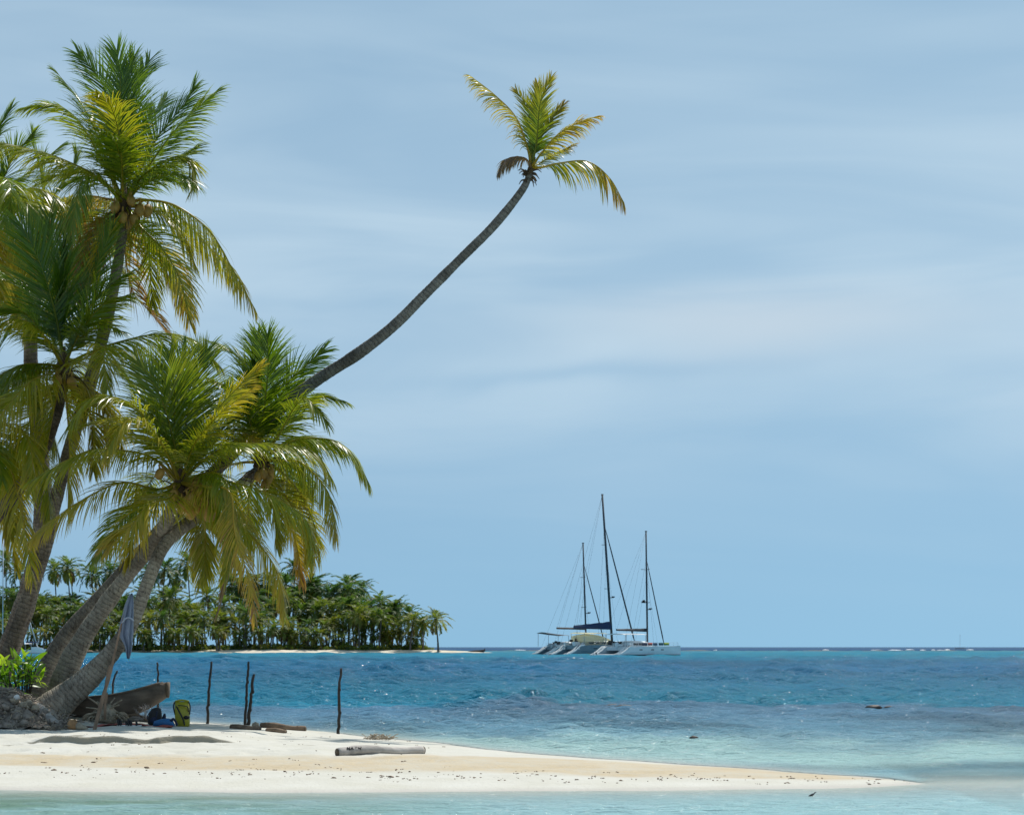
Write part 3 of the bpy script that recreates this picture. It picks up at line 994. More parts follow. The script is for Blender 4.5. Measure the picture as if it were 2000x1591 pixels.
# upper-left palm with broad upright leaves
near_palm('coconut palm with tall upright spear leaves and yellow-brown hanging skirt, left of the beach',
          [(125, 742, 22, 43), (103, 830, 24, 43), (66, 912, 26, 43), (22, 972, 27, 43), (-35, 1050, 30, 43.2), (-75, 1180, 33, 43.4), (-95, 1380, 48, 43.6)],
          (124, 722, 43),
          [([(122, 620, 0), (124, 540, -.1), (128, 470, -.1)], dict(age=.05, vee=48, lmax=.5, droop=0.02, a0=35, a1=15, up0=(0, -1, .1))),
           ([(108, 620, -.1), (82, 520, -.3), (42, 438, -.4)], dict(age=.10, vee=6, lmax=.75, droop=.04, up0=(.4, -1, .2))),
           ([(115, 610, .2), (105, 500, .4), (95, 420, .5)], dict(age=.18, lmax=.75, droop=.05, up0=(.1, -1, .2))),
           ([(95, 640, .1), (50, 575, .2), (-5, 525, .2)], dict(age=.16, lmax=.6, vee=-5)),
           ([(90, 660, -.5), (45, 610, -.9), (-20, 600, -1.2)], dict(age=.25, lmax=.65, vee=-15, droop=.16)),
           ([(95, 670, -.7), (50, 632, -1.2), (-10, 622, -1.6), (-60, 660, -1.8)], dict(age=.48, vee=-25, droop=.2)),
           ([(152, 620, .1), (185, 530, .2), (222, 440, .2)], dict(age=.20, vee=5, lmax=.62, droop=.06, up0=(-.6, -1, .2))),
           ([(155, 640, -.3), (190, 580, -.5), (250, 534, -.6)], dict(age=.30, vee=-8, lmax=.6)),
           ([(160, 650, -.5), (200, 592, -.8), (252, 575, -1.0)], dict(age=.36, vee=-15, lmax=.62, droop=.15)),
           ([(170, 690, .3), (230, 668, .4), (310, 655, .5), (375, 668, .6), (430, 715, .7)], dict(age=.34, tipage=.1, vee=-20, droop=.2, lmax=.7)),
           ([(160, 700, -.8), (195, 682, -1.5), (208, 705, -2.0), (210, 760, -2.2)], dict(age=.5, vee=-15, droop=.2, lmax=.7)),
           ([(90, 715, -.4), (40, 716, -.8), (-30, 752, -1.0)], dict(age=.36, vee=-25, droop=.22, lmax=.7)),
           ([(95, 730, -.8), (60, 740, -1.4), (10, 790, -1.7), (-30, 860, -1.7)], dict(age=.52, vee=-25, droop=.22, lmax=.7)),
           ([(150, 760, .2), (175, 820, .3), (182, 920, .3)], dict(age=.56, vee=-30, droop=.22)),
           ([(110, 770, -.3), (95, 850, -.4), (78, 950, -.4)], dict(age=.52, vee=-30, droop=.22)),
           ([(130, 780, -.5), (140, 880, -.6), (132, 1000, -.6)], dict(age=.58, vee=-30, droop=.22)),
           ([(95, 770, .3), (60, 820, .4), (25, 940, .4)], dict(age=.5, vee=-30, droop=.22)),
           ([(165, 750, .4), (215, 800, .6), (240, 880, .7)], dict(age=.6, vee=-30, droop=.22)),
           ], 37, M_BARKD, [(112, 742, -.3, 1), (140, 748, -.3, 1)], auto=4, autolen=2.4, group=G, auto_age=.34, open_front=False)

# front palm, centre of the clump
near_palm('front coconut palm, broad bright green crown with orange coconuts on straight leaning grey trunk',
          [(348, 958, 23, 42), (328, 1012, 25, 42.2), (293, 1070, 27, 42.6), (250, 1122, 29, 42.9), (205, 1182, 32, 43), (165, 1242, 38, 43), (134, 1302, 47, 43), (108, 1390, 68, 43)],
          (352, 948, 42),
          [([(346, 850, 0), (340, 760, -.2), (330, 688, -.3)], dict(age=.30, lmax=.7, vee=4, droop=.04, up0=(.1, -1, .2))),
           ([(335, 850, -.2), (310, 760, -.4), (268, 705, -.5)], dict(age=.33, lmax=.75, vee=4, droop=.05, up0=(.3, -1, .2))),
           ([(360, 850, .1), (376, 760, .2), (405, 682, .3)], dict(age=.30, lmax=.7, vee=4, droop=.05, up0=(-.3, -1, .2))),
           ([(350, 840, .5), (352, 740, .8), (365, 680, 1.)], dict(age=.22, lmax=.7, up0=(0, -1, .2))),
           ([(325, 870, -.1), (285, 790, -.2), (232, 715, -.2)], dict(age=.28, lmax=.66, vee=-5)),
           ([(310, 860, -.5), (255, 790, -1.1), (185, 775, -1.5), (122, 850, -1.7)], dict(age=.44, lmax=.68, vee=-18, droop=.18)),
           ([(325, 880, -.8), (292, 830, -1.3), (245, 815, -1.7), (203, 890, -1.9)], dict(age=.44, tipage=.15, lmax=.68, vee=-18, droop=.18)),
           ([(300, 900, -.4), (245, 880, -.9), (170, 885, -1.4), (60, 938, -1.7)], dict(age=.47, lmax=.7, vee=-25, droop=.2)),
           ([(310, 950, -.5), (235, 940, -1.1), (140, 990, -1.6), (62, 1052, -1.8)], dict(age=.52, tipage=.15, lmax=.62, vee=-25, droop=.2)),
           ([(320, 960, -.6), (270, 985, -.9), (220, 1040, -1.), (180, 1095, -1.)], dict(age=.33, lmax=.6, vee=-20, droop=.16)),
           ([(330, 965, -1.), (290, 990, -1.5), (250, 1030, -1.7), (208, 1070, -1.7)], dict(age=.48, tipage=.2, lmax=.66, vee=-10, droop=.16, up0=(.2, -.8, .8))),
           
           ([(385, 880, -.3), (420, 810, -.5), (465, 755, -.6), (510, 715, -.6)], dict(age=.32, tipage=.3, lmax=.5, vee=-5, droop=.08)),
           ([(380, 880, -.7), (405, 830, -1.1), (440, 800, -1.4), (490, 760, -1.6)], dict(age=.40, tipage=.2, lmax=.5, vee=-20, droop=.14)),
           ([(390, 900, .5), (420, 850, .8), (470, 810, 1.)], dict(age=.25, lmax=.6)),
           ([(395, 905, -.3), (455, 868, -.5), (560, 862, -.6), (615, 888, -.6), (650, 938, -.6)], dict(age=.38, tipage=.12, lmax=.66, vee=-28, droop=.22, pairs=104)),
           ([(400, 940, -.6), (465, 945, -.9), (540, 968, -1.), (598, 1020, -1.), (612, 1098, -1.)], dict(age=.40, tipage=.1, lmax=.66, vee=-28, droop=.22)),
           ([(400, 945, -1.0), (448, 960, -1.5), (462, 1040, -1.7), (480, 1120, -1.7), (498, 1212, -1.7)], dict(age=.58, tipage=.2, lmax=.5, vee=-30, droop=.22)),
           ([(400, 955, -.3), (465, 1020, -.4), (525, 1085, -.5), (548, 1140, -.5), (556, 1205, -.5)], dict(age=.46, tipage=.2, lmax=.55, vee=-28, droop=.2)),
           ([(410, 960, -.8), (440, 1000, -1.1), (448, 1070, -1.1), (440, 1130, -1.1)], dict(age=.44, lmax=.6, vee=-30, droop=.22)),
           ([(405, 960, .2), (462, 1040, .3), (450, 1120, .3), (426, 1198, .3)], dict(age=.97, lmax=.42, vee=-30, droop=.25, sparse=.15)),
           ([(385, 985, -.2), (425, 1015, -.3), (455, 1060, -.3), (462, 1110, -.3)], dict(age=.55, lmax=.5, vee=-30, droop=.2)),
           ([(405, 925, -.7), (435, 930, -1.2), (448, 985, -1.5), (450, 1050, -1.6)], dict(age=.36, lmax=.5, vee=-20, droop=.2)),
           ], 51, M_BARK,
          [(365, 982, -.65, 1.1), (375, 975, -.7, 1.1), (355, 990, -.65, 1.1), (408, 1002, -.7, 1.3), (392, 965, -.7, 1), (340, 968, -.6, 1), (398, 980, -.6, 1.), (372, 1000, -.65, 1.15), (312, 925, -.5, .9), (385, 950, -.6, 1), (381, 990, -.6, 1.1)],
          auto=9, autolen=2.3, group=G, auto_age=.36)

# palm behind it, right of the clump
near_palm('coconut palm with ringed trunk curving up from the sand, dark crown spreading towards open water',
          [(508, 915, 20, 43.4), (462, 952, 22, 43.2), (402, 998, 24, 42.9), (348, 1036, 26, 42.5), (314, 1076, 27, 42.2), (289, 1136, 27, 42), (263, 1203, 29, 42), (224, 1266, 35, 42), (175, 1322, 46, 42), (128, 1362, 60, 42), (88, 1396, 76, 42)],
          (510, 902, 43.4),
          [([(502, 820, 0), (498, 750, -.1), (500, 690, -.1)], dict(age=.03, vee=50, lmax=.42, droop=.02, a0=35, a1=15, up0=(0, -1, .1))),
           ([(498, 800, .1), (480, 715, .2), (412, 668, .2)], dict(age=.28, lmax=.6, vee=-5, droop=.1)),
           ([(508, 790, .2), (508, 720, .3), (502, 655, .3)], dict(age=.18, lmax=.6, up0=(0, -1, .2))),
           ([(518, 790, -.1), (524, 720, -.2), (522, 652, -.3)], dict(age=.20, lmax=.62, up0=(-.1, -1, .2))),
           ([(530, 820, .1), (560, 755, .2), (592, 712, .2), (633, 683, .2)], dict(age=.22, lmax=.58, vee=-2, up0=(-.5, -.9, .5))),
           ([(530, 840, .4), (550, 790, .6), (590, 750, .8)], dict(age=.15, lmax=.55)),
           ([(540, 845, -.3), (580, 785, -.5), (620, 764, -.6), (670, 782, -.6)], dict(age=.33, lmax=.56, vee=-18, droop=.16)),
           ([(540, 850, -.7), (575, 800, -1.1), (600, 782, -1.4), (625, 800, -1.6), (640, 830, -1.6)], dict(age=.38, lmax=.55, vee=-15, droop=.15)),
           ([(545, 875, -.1), (585, 858, -.2), (655, 866, -.2), (695, 898, -.2), (721, 944, -.2)], dict(age=.34, tipage=.1, lmax=.6, vee=-28, droop=.22)),
           ([(548, 900, -.4), (590, 902, -.6), (640, 955, -.7), (655, 1000, -.7), (658, 1052, -.7)], dict(age=.42, tipage=.2, lmax=.6, vee=-28, droop=.22)),
           ([(535, 935, .2), (570, 985, .3), (595, 1040, .3), (602, 1100, .3)], dict(age=.50, tipage=.2, lmax=.58, vee=-28, droop=.2)),
           ([(528, 950, .6), (560, 1010, .8), (580, 1075, .9), (588, 1140, .9)], dict(age=.60, tipage=.2, lmax=.5, vee=-28, droop=.2)),
           ([(490, 855, -.4), (460, 852, -.7), (418, 890, -.8)], dict(age=.60, lmax=.45, vee=-20, droop=.16)),
           ([(490, 850, .3), (450, 820, .5), (390, 770, .6)], dict(age=.3, lmax=.55)),
           ([(520, 950, -.2), (535, 1000, -.3), (540, 1070, -.3)], dict(age=.5, lmax=.5, vee=-30, droop=.2)),
           ], 67, M_BARK, [(515, 925, -.25, .9), (524, 935, -.2, .9), (505, 930, -.25, .9), (518, 948, -.2, .9), (530, 925, -.15, .9)], auto=8, autolen=2.2, group=G, auto_age=.30)

# palms cut by the left edge of the picture
near_palm('coconut palm cut by the left picture edge, upper crown with pale drooping fans',
          [(-50, 435, 24, 46), (-60, 600, 28, 46), (-85, 850, 34, 46), (-120, 1150, 42, 46), (-135, 1370, 54, 46)],
          (-48, 424, 46),
          [([(-30, 330, 0), (-10, 270, 0), (22, 212, 0)], dict(age=.2, lmax=.6)),
           ([(0, 350, -.2), (30, 300, -.4), (68, 262, -.5)], dict(age=.22, lmax=.6)),
           ([(5, 370, .2), (60, 330, .4), (118, 285, .5)], dict(age=.25, lmax=.6, vee=-5)),
           ([(10, 385, -.4), (70, 365, -.7), (130, 400, -.8)], dict(age=.45, lmax=.65, vee=-25, droop=.2)),
           ([(0, 400, -.8), (50, 395, -1.3), (85, 440, -1.5), (95, 520, -1.5)], dict(age=.40, lmax=.66, vee=-20, droop=.22)),
           ([(-10, 420, -.5), (30, 440, -.8), (55, 500, -.9), (60, 575, -.9)], dict(age=.55, lmax=.6, vee=-25, droop=.22)),
           ([(-20, 430, .3), (15, 470, .4), (35, 540, .5), (35, 620, .5)], dict(age=.6, lmax=.55, vee=-30, droop=.22)),
           ([(-20, 380, -.9), (10, 350, -1.5), (20, 380, -2), (10, 440, -2.2)], dict(age=.3, lmax=.7, vee=-15, droop=.2)),
           ([(-35, 440, -.6), (-10, 520, -.8), (0, 610, -.8)], dict(age=.6, lmax=.6, vee=-30, droop=.22)),
           ([(20, 395, .6), (90, 395, .9), (150, 440, 1.)], dict(age=.5, lmax=.6, vee=-25, droop=.2)),
           ([(-60, 320, 0), (-90, 250, 0)], dict(age=.2)), ([(-90, 380, -.3), (-180, 360, -.4), (-260, 420, -.4)], dict(age=.3, vee=-20, droop=.2)),
           ], 71, M_BARKD, [(-30, 445, -.3, 1)], auto=7, group=G)

near_palm('coconut palm behind the others at left, crown of yellow-brown ageing fronds',
          [(85, 462, 22, 47.5), (70, 560, 25, 47.5), (60, 700, 28, 47.5), (78, 880, 32, 47.5), (84, 1010, 36, 47.5), (58, 1150, 40, 47.5), (5, 1300, 46, 47.5), (-20, 1362, 56, 47.5)],
          (86, 452, 47.5),
          [([(85, 370, 0), (75, 310, 0), (62, 262, 0)], dict(age=.2)), ([(105, 380, .2), (140, 330, .3), (150, 300, .3)], dict(age=.3)),
           ([(120, 400, -.3), (160, 385, -.5), (195, 430, -.6)], dict(age=.62, vee=-25, droop=.2)),
           ([(120, 440, -.2), (160, 470, -.3), (175, 550, -.3)], dict(age=.56, vee=-25, droop=.2)),
           ([(100, 480, -.4), (115, 560, -.5), (112, 650, -.5)], dict(age=.54, vee=-25, droop=.2)),
           ([(50, 400, -.2), (10, 380, -.3), (-30, 420, -.3)], dict(age=.4, vee=-20, droop=.2)),
           ([(55, 460, -.3), (25, 500, -.4), (10, 590, -.4)], dict(age=.6, vee=-25, droop=.2)),
           ([(75, 490, -.3), (55, 570, -.4), (50, 660, -.4)], dict(age=.6, vee=-25, droop=.2)),
           ], 83, M_BARKD, auto=5, autolen=2.4, group=G, auto_age=.38)

near_palm('low coconut palm at the left edge whose golden hanging fronds sweep down past its neighbours',
          [(-32, 880, 24, 43.8), (-60, 1000, 28, 43.8), (-100, 1180, 33, 43.9), (-125, 1392, 48, 44)],
          (-30, 866, 43.8),
          [([(5, 790, -.2), (45, 768, -.3), (85, 800, -.4), (116, 890, -.4)], dict(age=.40, lmax=.7, vee=-22, droop=.2)),
           ([(-5, 770, .3), (40, 732, .5), (80, 745, .6), (118, 780, .7)], dict(age=.45, lmax=.66, vee=-22, droop=.2)),
           ([(10, 850, -.5), (55, 870, -.8), (85, 930, -.9), (98, 1020, -.9)], dict(age=.46, lmax=.6, vee=-25, droop=.2)),
           ([(0, 880, -.8), (30, 950, -1.1), (50, 1040, -1.2), (64, 1132, -1.2)], dict(age=.56, lmax=.6, vee=-28, droop=.22)),
           ([(-10, 890, -.3), (10, 960, -.4), (20, 1050, -.4)], dict(age=.55, lmax=.6, vee=-28, droop=.22)),
           ([(0, 840, -1.), (40, 830, -1.6), (60, 880, -1.9), (60, 960, -2.)], dict(age=.5, lmax=.66, vee=-15, droop=.2)),
           ([(-20, 760, 0), (-5, 690, 0), (20, 640, 0)], dict(age=.2, lmax=.6)),
           ([(-60, 760, 0), (-90, 700, 0)], dict(age=.2)), ([(-80, 840, -.3), (-150, 860, -.5), (-190, 960, -.5)], dict(age=.4, vee=-20, droop=.2)),
           ([(-15, 900, .3), (15, 1000, .4), (30, 1110, .4)], dict(age=.6, lmax=.55, vee=-28, droop=.2)),
           ], 97, M_BARKD, [(-5, 890, -.3, 1)], auto=3, autolen=2.4, group=G, auto_age=.36, open_front=False)

# ------------------------------------------------------------------ things on the near beach
rng = np.random.RandomState(5)

# pole sticks standing in the sand
STICKS = [
    ([(144, 1295), (142, 1335), (141, 1372)], 'thin dark stick seen between the two leaning trunks, leftmost of the row', 46.0, .020),
    ([(229, 1309), (222, 1328), (220, 1362)], 'short crooked dark stick standing behind the old canoe', 44.6, .022),
    ([(307, 1293), (309, 1335), (308, 1392)], 'dark stick rising behind the raised bow of the canoe', 43.6, .022),
    ([(413, 1292), (408, 1350), (405, 1417)], 'slim dark stick alone, right of the yellow dry bag', 43.4, .026),
    ([(485, 1291), (482, 1350), (478, 1419)], 'taller, straighter stick of the close pair on the sand', 43.2, .026),
    ([(495, 1317), (490, 1365), (484, 1420)], 'shorter, thicker, kinked stick of the close pair on the sand', 43.0, .032),
    ([(666, 1305), (662, 1345), (663, 1380), (661, 1436)], 'crooked dark stick at the water edge, farthest right of the row', 41.8, .028),
]
for pts, lab, Y, r in STICKS:
    p = [P(a, b_, Y) for a, b_ in pts]
    base = p[-1].copy()
    base[2] = min(base[2], gz(base[0], Y)) - 0.08
    mb = MB()
    full = spline(np.vstack([p, base]), 22)
    full += rng.normal(0, .006, full.shape)
    mb.tube(full, np.linspace(r * .8, r * 1.15, 22), 7, jit=rng.normal(0, .06, (22, 7)))
    # a couple of cut knots
    for k in (6, 13):
        mb.blob(full[k] + np.array([r * .6, -r * .3, 0]), (r * .7, r * .7, r * 1.2), 6, 5)
    st = mb.build('wooden_stick', M_STICK)
    tag(st, lab, 'stick', 'sticks planted along the shore')

# leaning pole with the hanging cloth
pl = spline([P(182, 1434, 39.9), P(200, 1365, 40.1), P(216, 1310, 40.3), P(232, 1240, 40.5), P(252, 1166, 40.7)], 40)
pl[0][2] = min(pl[0][2], gz(pl[0][0], pl[0][1]) - .08)
mb = MB()
mb.tube(pl, np.interp(np.linspace(0, 1, 40), [0, .2, .6, 1], [.030, .038, .022, .012]), 8, jit=rng.normal(0, .06, (40, 8)))
tag(mb.build('leaning_pole', M_POLE), 'long thin reddish-brown pole leaning right and carrying the hanging cloth', 'pole')
sc = spline([P(205, 1388, 40.6), P(206, 1350, 40.6), P(208, 1325, 40.6), P(215, 1298, 40.6)], 20)
sc[0][2] -= .15
mb = MB()
mb.tube(sc, np.linspace(.024, .016, 20), 7, jit=rng.normal(0, .08, (20, 7)))
tag(mb.build('short_prop', M_POLE), 'short pale prop stick standing right behind the leaning pole', 'pole')

# cloth: folded sheet hanging from the pole tip
prof = [(254, 1158, 3), (256, 1160, 8), (248, 1176, 13), (243, 1196, 19), (239, 1218, 24), (241, 1235, 23), (243, 1250, 19), (246, 1262, 14), (249, 1272, 9), (250, 1285, 5), (250, 1287, 2)]
rows_c = []
for k, (lx, py, hw_) in enumerate(prof):
    pass
lef = [(256, 1158), (250, 1166), (244, 1180), (240, 1196), (235, 1214), (232, 1232), (234, 1244), (240, 1254), (244, 1264), (246, 1276), (248, 1286)]
rig = [(258, 1158), (260, 1166), (260, 1180), (260, 1196), (260, 1214), (260, 1232), (259, 1246), (258, 1256), (257, 1266), (255, 1276), (252, 1286)]
nx_ = 22
rings = []
L_ = spline([(a, b_, 0) for a, b_ in lef], 26)
R_ = spline([(a, b_, 0) for a, b_ in rig], 26)
for k in range(26):
    ring = []
    for j in range(nx_):
        f = j / (nx_ - 1)
        px = L_[k, 0] * (1 - f) + R_[k, 0] * f
        py = L_[k, 1] * (1 - f) + R_[k, 1] * f
        fold = .045 * math.sin(f * 15 + k * .12) * min(1, k / 6) + .02 * math.sin(f * 29 + 1 + k * .2)
        bulge = -.10 * math.sin(math.pi * f) * math.sin(math.pi * min(1, k / 20))
        ring.append(P(px, py, 40.62 + fold + bulge))
    rings.append(ring)
front_ = [np.array(r_) for r_ in rings]
mb = MB()
closed = []
for r_ in front_:
    back = r_[::-1] + np.array([0, .05, 0])
    closed.append(np.vstack([r_, back]))
mb.loft(closed)
cl = mb.build('hanging_cloth', M_CLOTH)
tag(cl, 'blue-grey cloth hanging folded from the tip of the leaning pole', 'cloth')
mb = MB()
band_ = spline([P(238, 1216, 40.50), P(246, 1207, 40.46), P(254, 1206, 40.46), P(261, 1212, 40.50)], 14)
mb.tube(band_, .016, 6)
mb.build('seam', plain('pale_cloth_seam', (.34, .39, .47), .8, .1, 6), cl)

# dugout canoe, bow raised to the right
CY = 42.6
st = [  # px, top, bottom, half width m
    (118, 1366, 1404, .16), (150, 1364, 1407, .24), (185, 1361, 1408, .29), (215, 1358, 1407, .30), (245, 1353, 1403, .30), (270, 1347, 1394, .28), (295, 1340, 1382, .25), (315, 1334, 1370, .21), (326, 1331.5, 1362, .18)]
can = empty('dugout_canoe', P(220, 1406, CY))
tag(can, 'old weathered dugout canoe with blunt raised bow, hauled up behind the palms', 'canoe')
outer, inner = [], []
for k, (px, tp_, bt, hw_) in enumerate(st):
    top, bot = P(px, tp_, CY), P(px, bt, CY)
    h = top[2] - bot[2]
    ro, ri = [], []
    yaw = (k - 4) * .0
    for j in range(15):
        a = math.pi * j / 14
        ro.append((top[0] + .0, CY - hw_ * math.cos(a) * (1 + .06 * math.sin(a)), top[2] - h * math.sin(a) ** .75))
        ri.append((top[0] + .0, CY - (hw_ - .045) * math.cos(a), top[2] + .004 - max(.01, (h - .07)) * math.sin(a) ** .75 * (1 if k < 7 else .25)))
    outer.append(np.array(ro))
    inner.append(np.array(ri))
mb = MB()
mb.loft([np.vstack([o_, i_[::-1]]) for o_, i_ in zip(outer, inner)])
mb.build('hull', M_CANOE, can)
mb = MB()
a_, b_ = P(326.5, 1332, CY), P(329, 1360, CY)
mb.loft([outer[-1] + np.array([.004, 0, 0]), outer[-1] * np.array([1, 1, 1]) + np.array([.035, 0, -.004])], closed=True)
mb.build('bow_end', M_CUT, can)
mb = MB()
for j in (0, 14):
    mb.tube(spline([o_[j] + np.array([0, 0, .01]) for o_ in outer[:-1]], 30), .022, 6)
mb.build('gunwale', M_CANOE, can)

# butts of dry fronds in a star in front of the canoe
hub = P(206, 1390, 41.9)
ds = empty('dry_frond_stump', hub)
tag(ds, 'star of dry pale frond stalks on a stump in front of the canoe', 'stump')
mb = MB()
mb.blob(hub + np.array([0, 0, -.05]), (.22, .18, .17), 12, 8, rough=.12, rng=rng)
for k in range(60):
    a = rng.uniform(0, 6.28)
    q = hub + np.array([math.cos(a) * .2, math.sin(a) * .15, -.12 + rng.uniform(0, .1)])
    mb.tube(spline([q, q + np.array([math.cos(a) * .12, math.sin(a) * .1, .02]), q + np.array([math.cos(a) * .22, math.sin(a) * .15, -.05])], 6), .009, 4)
mb.build('root_clump', M_HUSKP, ds)
for (ex, ey, dz) in [(172, 1361, -.1), (238, 1366, -.1), (232, 1376, -.25), (170, 1395, -.2), (168, 1381, -.2), (224, 1362, .1), (190, 1370, -.2), (238, 1392, .0), (209, 1352, .1)]:
    mb = MB()
    e = P(ex, ey, 41.9 + dz)
    mb.tube(spline([hub, hub * .5 + e * .5 + np.array([0, 0, .02]), e], 8), np.linspace(.032, .020, 8), 6, squash=.6, jit=rng.normal(0, .08, (8, 6)))
    mb.build('frond_stalk', M_POLE if ex % 2 else M_HUSKP, ds)

# husk and root heap at the left
hp = P(20, 1424, 40.6)
heap = empty('husk_heap', hp)
tag(heap, 'tangled grey-brown heap of dry husks and roots beside the palm bases', 'heap')
mb = MB()
xs = np.linspace(-2.6, 1.25, 56)
ys = np.linspace(-.55, 1.6, 32)
XX, YY = np.meshgrid(xs, ys)
prof_x = np.interp(XX, [-2.6, -1.2, -.4, 0, .3, .7, .95, 1.25], [.45, .68, .72, .66, .50, .26, .12, -.03])
ZZ = prof_x * np.clip(1 - ((YY - .45) / 1.05) ** 2, -.05, 1) + .09 * vnoise(XX + 9, YY + 9, .18, 61) + .06 * vnoise(XX + 9, YY + 9, .08, 62)
Vh = np.stack([XX + hp[0], YY + hp[1], ZZ + .12], -1).reshape(-1, 3)
ii = np.arange(XX.size).reshape(XX.shape)
mb.add(Vh, np.stack([ii[:-1, :-1], ii[:-1, 1:], ii[1:, 1:], ii[1:, :-1]], -1).reshape(-1, 4).tolist())
mb.build('mound', M_HUSK, heap)
for mat_, n_, nm in ((M_HUSK, 330, 'root_tangle'), (M_HUSKP, 220, 'husk_fibre')):
    mb = MB()
    for k in range(n_):
        x = rng.uniform(-1.5, 1.1)
        y = rng.uniform(-.55, .6)
        z0 = np.interp(x, [-2.6, -1.2, -.4, 0, .3, .7, .95, 1.25], [.45, .68, .72, .66, .50, .26, .12, -.03]) * max(0, 1 - ((y - .45) / 1.05) ** 2) + .16
        p0 = hp * np.array([1, 1, 0]) + np.array([x, y, z0])
        a, e = rng.uniform(0, 6.28), rng.uniform(-.5, .8)
        d = np.array([math.cos(a) * math.cos(e), math.sin(a) * .6, math.sin(e)])
        L = rng.uniform(.08, .26)
        q = spline([p0, p0 + d * L * .5 + rng.normal(0, .03, 3), p0 + d * L + np.array([0, 0, -.06])], 6)
        mb.tube(q, np.linspace(rng.uniform(.008, .020), .004, 6), 4)
    tag(mb.build(nm, mat_, heap), kind='stuff')
mb = MB()
for k in range(16):
    mb = MB()
    x = rng.uniform(-1.2, .8)
    z0 = np.interp(x, [-2.6, -1.2, -.4, 0, .3, .7, .95, 1.25], [.45, .68, .72, .66, .50, .26, .12, -.03])
    y = rng.uniform(-.5, .1)
    mb.blob(hp * np.array([1, 1, 0]) + np.array([x, y, z0 * max(0, 1 - ((y - .45) / 1.05) ** 2) + .17]), (.09, .08, .07), 9, 7, rotz(rng.uniform(0, 3)), .12, rng)
    mb.build('old_husk', M_HUSK if k % 3 else M_HUSKP, heap)
mb = MB()
lp = [P(-40, 1350, 41.4), P(10, 1350, 41.4), P(33, 1352, 41.4)]
mb.tube(spline(lp, 12), .055, 10, jit=rng.normal(0, .05, (12, 10)))
tag(mb.build('driftwood_log', M_DRIFT), 'grey log end lying on top of the husk heap at the left edge', 'log')
mb = MB()
mb.blob(P(33, 1361, 40.5), (.06, .04, .045), 8, 6, None, .15, rng)
tag(mb.build('white_scrap', M_WHITEC), 'small white scrap caught on the husk heap', 'scrap')

# sand-covered sloping butt beside the heap
mb = MB()
bs = spline([P(70, 1388, 40.9), P(95, 1402, 40.6), P(118, 1420, 40.4)], 10)
mb.tube(bs, np.linspace(.16, .05, 10), 9, jit=rng.normal(0, .10, (10, 9)))
tag(mb.build('root_log', M_DRIFT), 'pale sandy root sloping down from the husk heap to the sand', 'log')

# leafy plant
pb = P(42, 1352, 42.3)
plant = empty('leafy_plant', pb)
tag(plant, 'bright green broad-leaved plant growing between the palm trunks and heap', 'plant')
mb = MB()
ms = MB()
for k in range(150):
    bx = rng.uniform(-.42, .32)
    by = rng.uniform(-.35, .35)
    hgt_ = rng.uniform(.10, .62) * (1.15 - abs(bx + .02) * .9)
    p0 = pb + np.array([bx * .6, by * .6, 0])
    p1 = pb + np.array([bx, by, hgt_])
    if k % 3 == 0:
        ms.tube(spline([p0, p0 * .4 + p1 * .6 + np.array([0, 0, .03]), p1], 6), .008, 5)
    a = rng.uniform(0, 6.28)
    e = rng.uniform(.1, 1.25)
    d = np.array([math.cos(a) * math.cos(e), math.sin(a) * math.cos(e), math.sin(e)])
    Lf = rng.uniform(.18, .36)
    c = [p1]
    dd = d.copy()
    for s_ in range(5):
        c.append(c[-1] + dd * Lf / 5)
        dd = norm(dd + np.array([0, 0, -.16]))
    c = np.array(c)
    side = norm(np.cross(d, np.array([0, 0, 1.0]) + rng.normal(0, .4, 3)))
    wd = np.array([.006, .026, .034, .030, .018, .001])
    V = np.vstack([c - side * wd[:, None], c + side * wd[:, None]])
    mb.add(V, [(i, i + 6, i + 7, i + 1) for i in range(5)], np.full(12, rng.uniform(.15, .9)))
mb.build('leaves', M_BUSH, plant, 'age')
ms.build('stem', M_STICK, plant)

# low dark groundcover behind the bases
gb = P(10, 1372, 42.6)
plant2 = empty('leafy_plant', gb)
tag(plant2, 'dark leafy plant low behind the husk heap at the left edge', 'plant')
mb = MB()
ms = MB()
for k in range(110):
    p1 = gb + np.array([rng.uniform(-.6, .4), rng.uniform(-.3, .4), rng.uniform(.02, .42)])
    a, e = rng.uniform(0, 6.28), rng.uniform(-.2, 1.1)
    d = np.array([math.cos(a) * math.cos(e), math.sin(a) * math.cos(e), math.sin(e)])
    c = np.array([p1 + d * .06 * s_ + np.array([0, 0, -.012 * s_ ** 1.5]) for s_ in range(6)])
    side = norm(np.cross(d, rng.normal(0, 1, 3)))
    wd = np.array([.005, .022, .03, .026, .015, .001])
    mb.add(np.vstack([c - side * wd[:, None], c + side * wd[:, None]]), [(i, i + 6, i + 7, i + 1) for i in range(5)], np.full(12, rng.uniform(0, .45)))
    if k % 6 == 0:
        ms.tube(spline([p1 * np.array([1, 1, 0]) + np.array([0, 0, gb[2] - .05]), p1], 4), .007, 4)
mb.build('leaves', M_BUSH, plant2, 'age')
ms.build('stem', M_STICK, plant2)

# orange-brown husk on the sand
c = on_ground(150, 1424)
hs = empty('coconut_husk', c)
tag(hs, 'orange-brown split coconut husk lying on the sand near the heap', 'husk')
mb = MB()
mb.blob(c + np.array([-.07, 0, .08]), (.10, .09, .10), 12, 9, roty(.3), .05, rng)
mb.build('nut', M_SHELL, hs)
mb = MB()
mb.loft([[c + np.array([x_, hw_ * math.cos(a), .07 - x_ * .25 + hw_ * math.sin(a)]) for a in np.linspace(0, 2 * math.pi, 10, endpoint=False)] for x_, hw_ in ((-.05, .07), (.04, .065), (.11, .045), (.19, .012))])
mb.build('husk_point', M_HUSKP, hs)

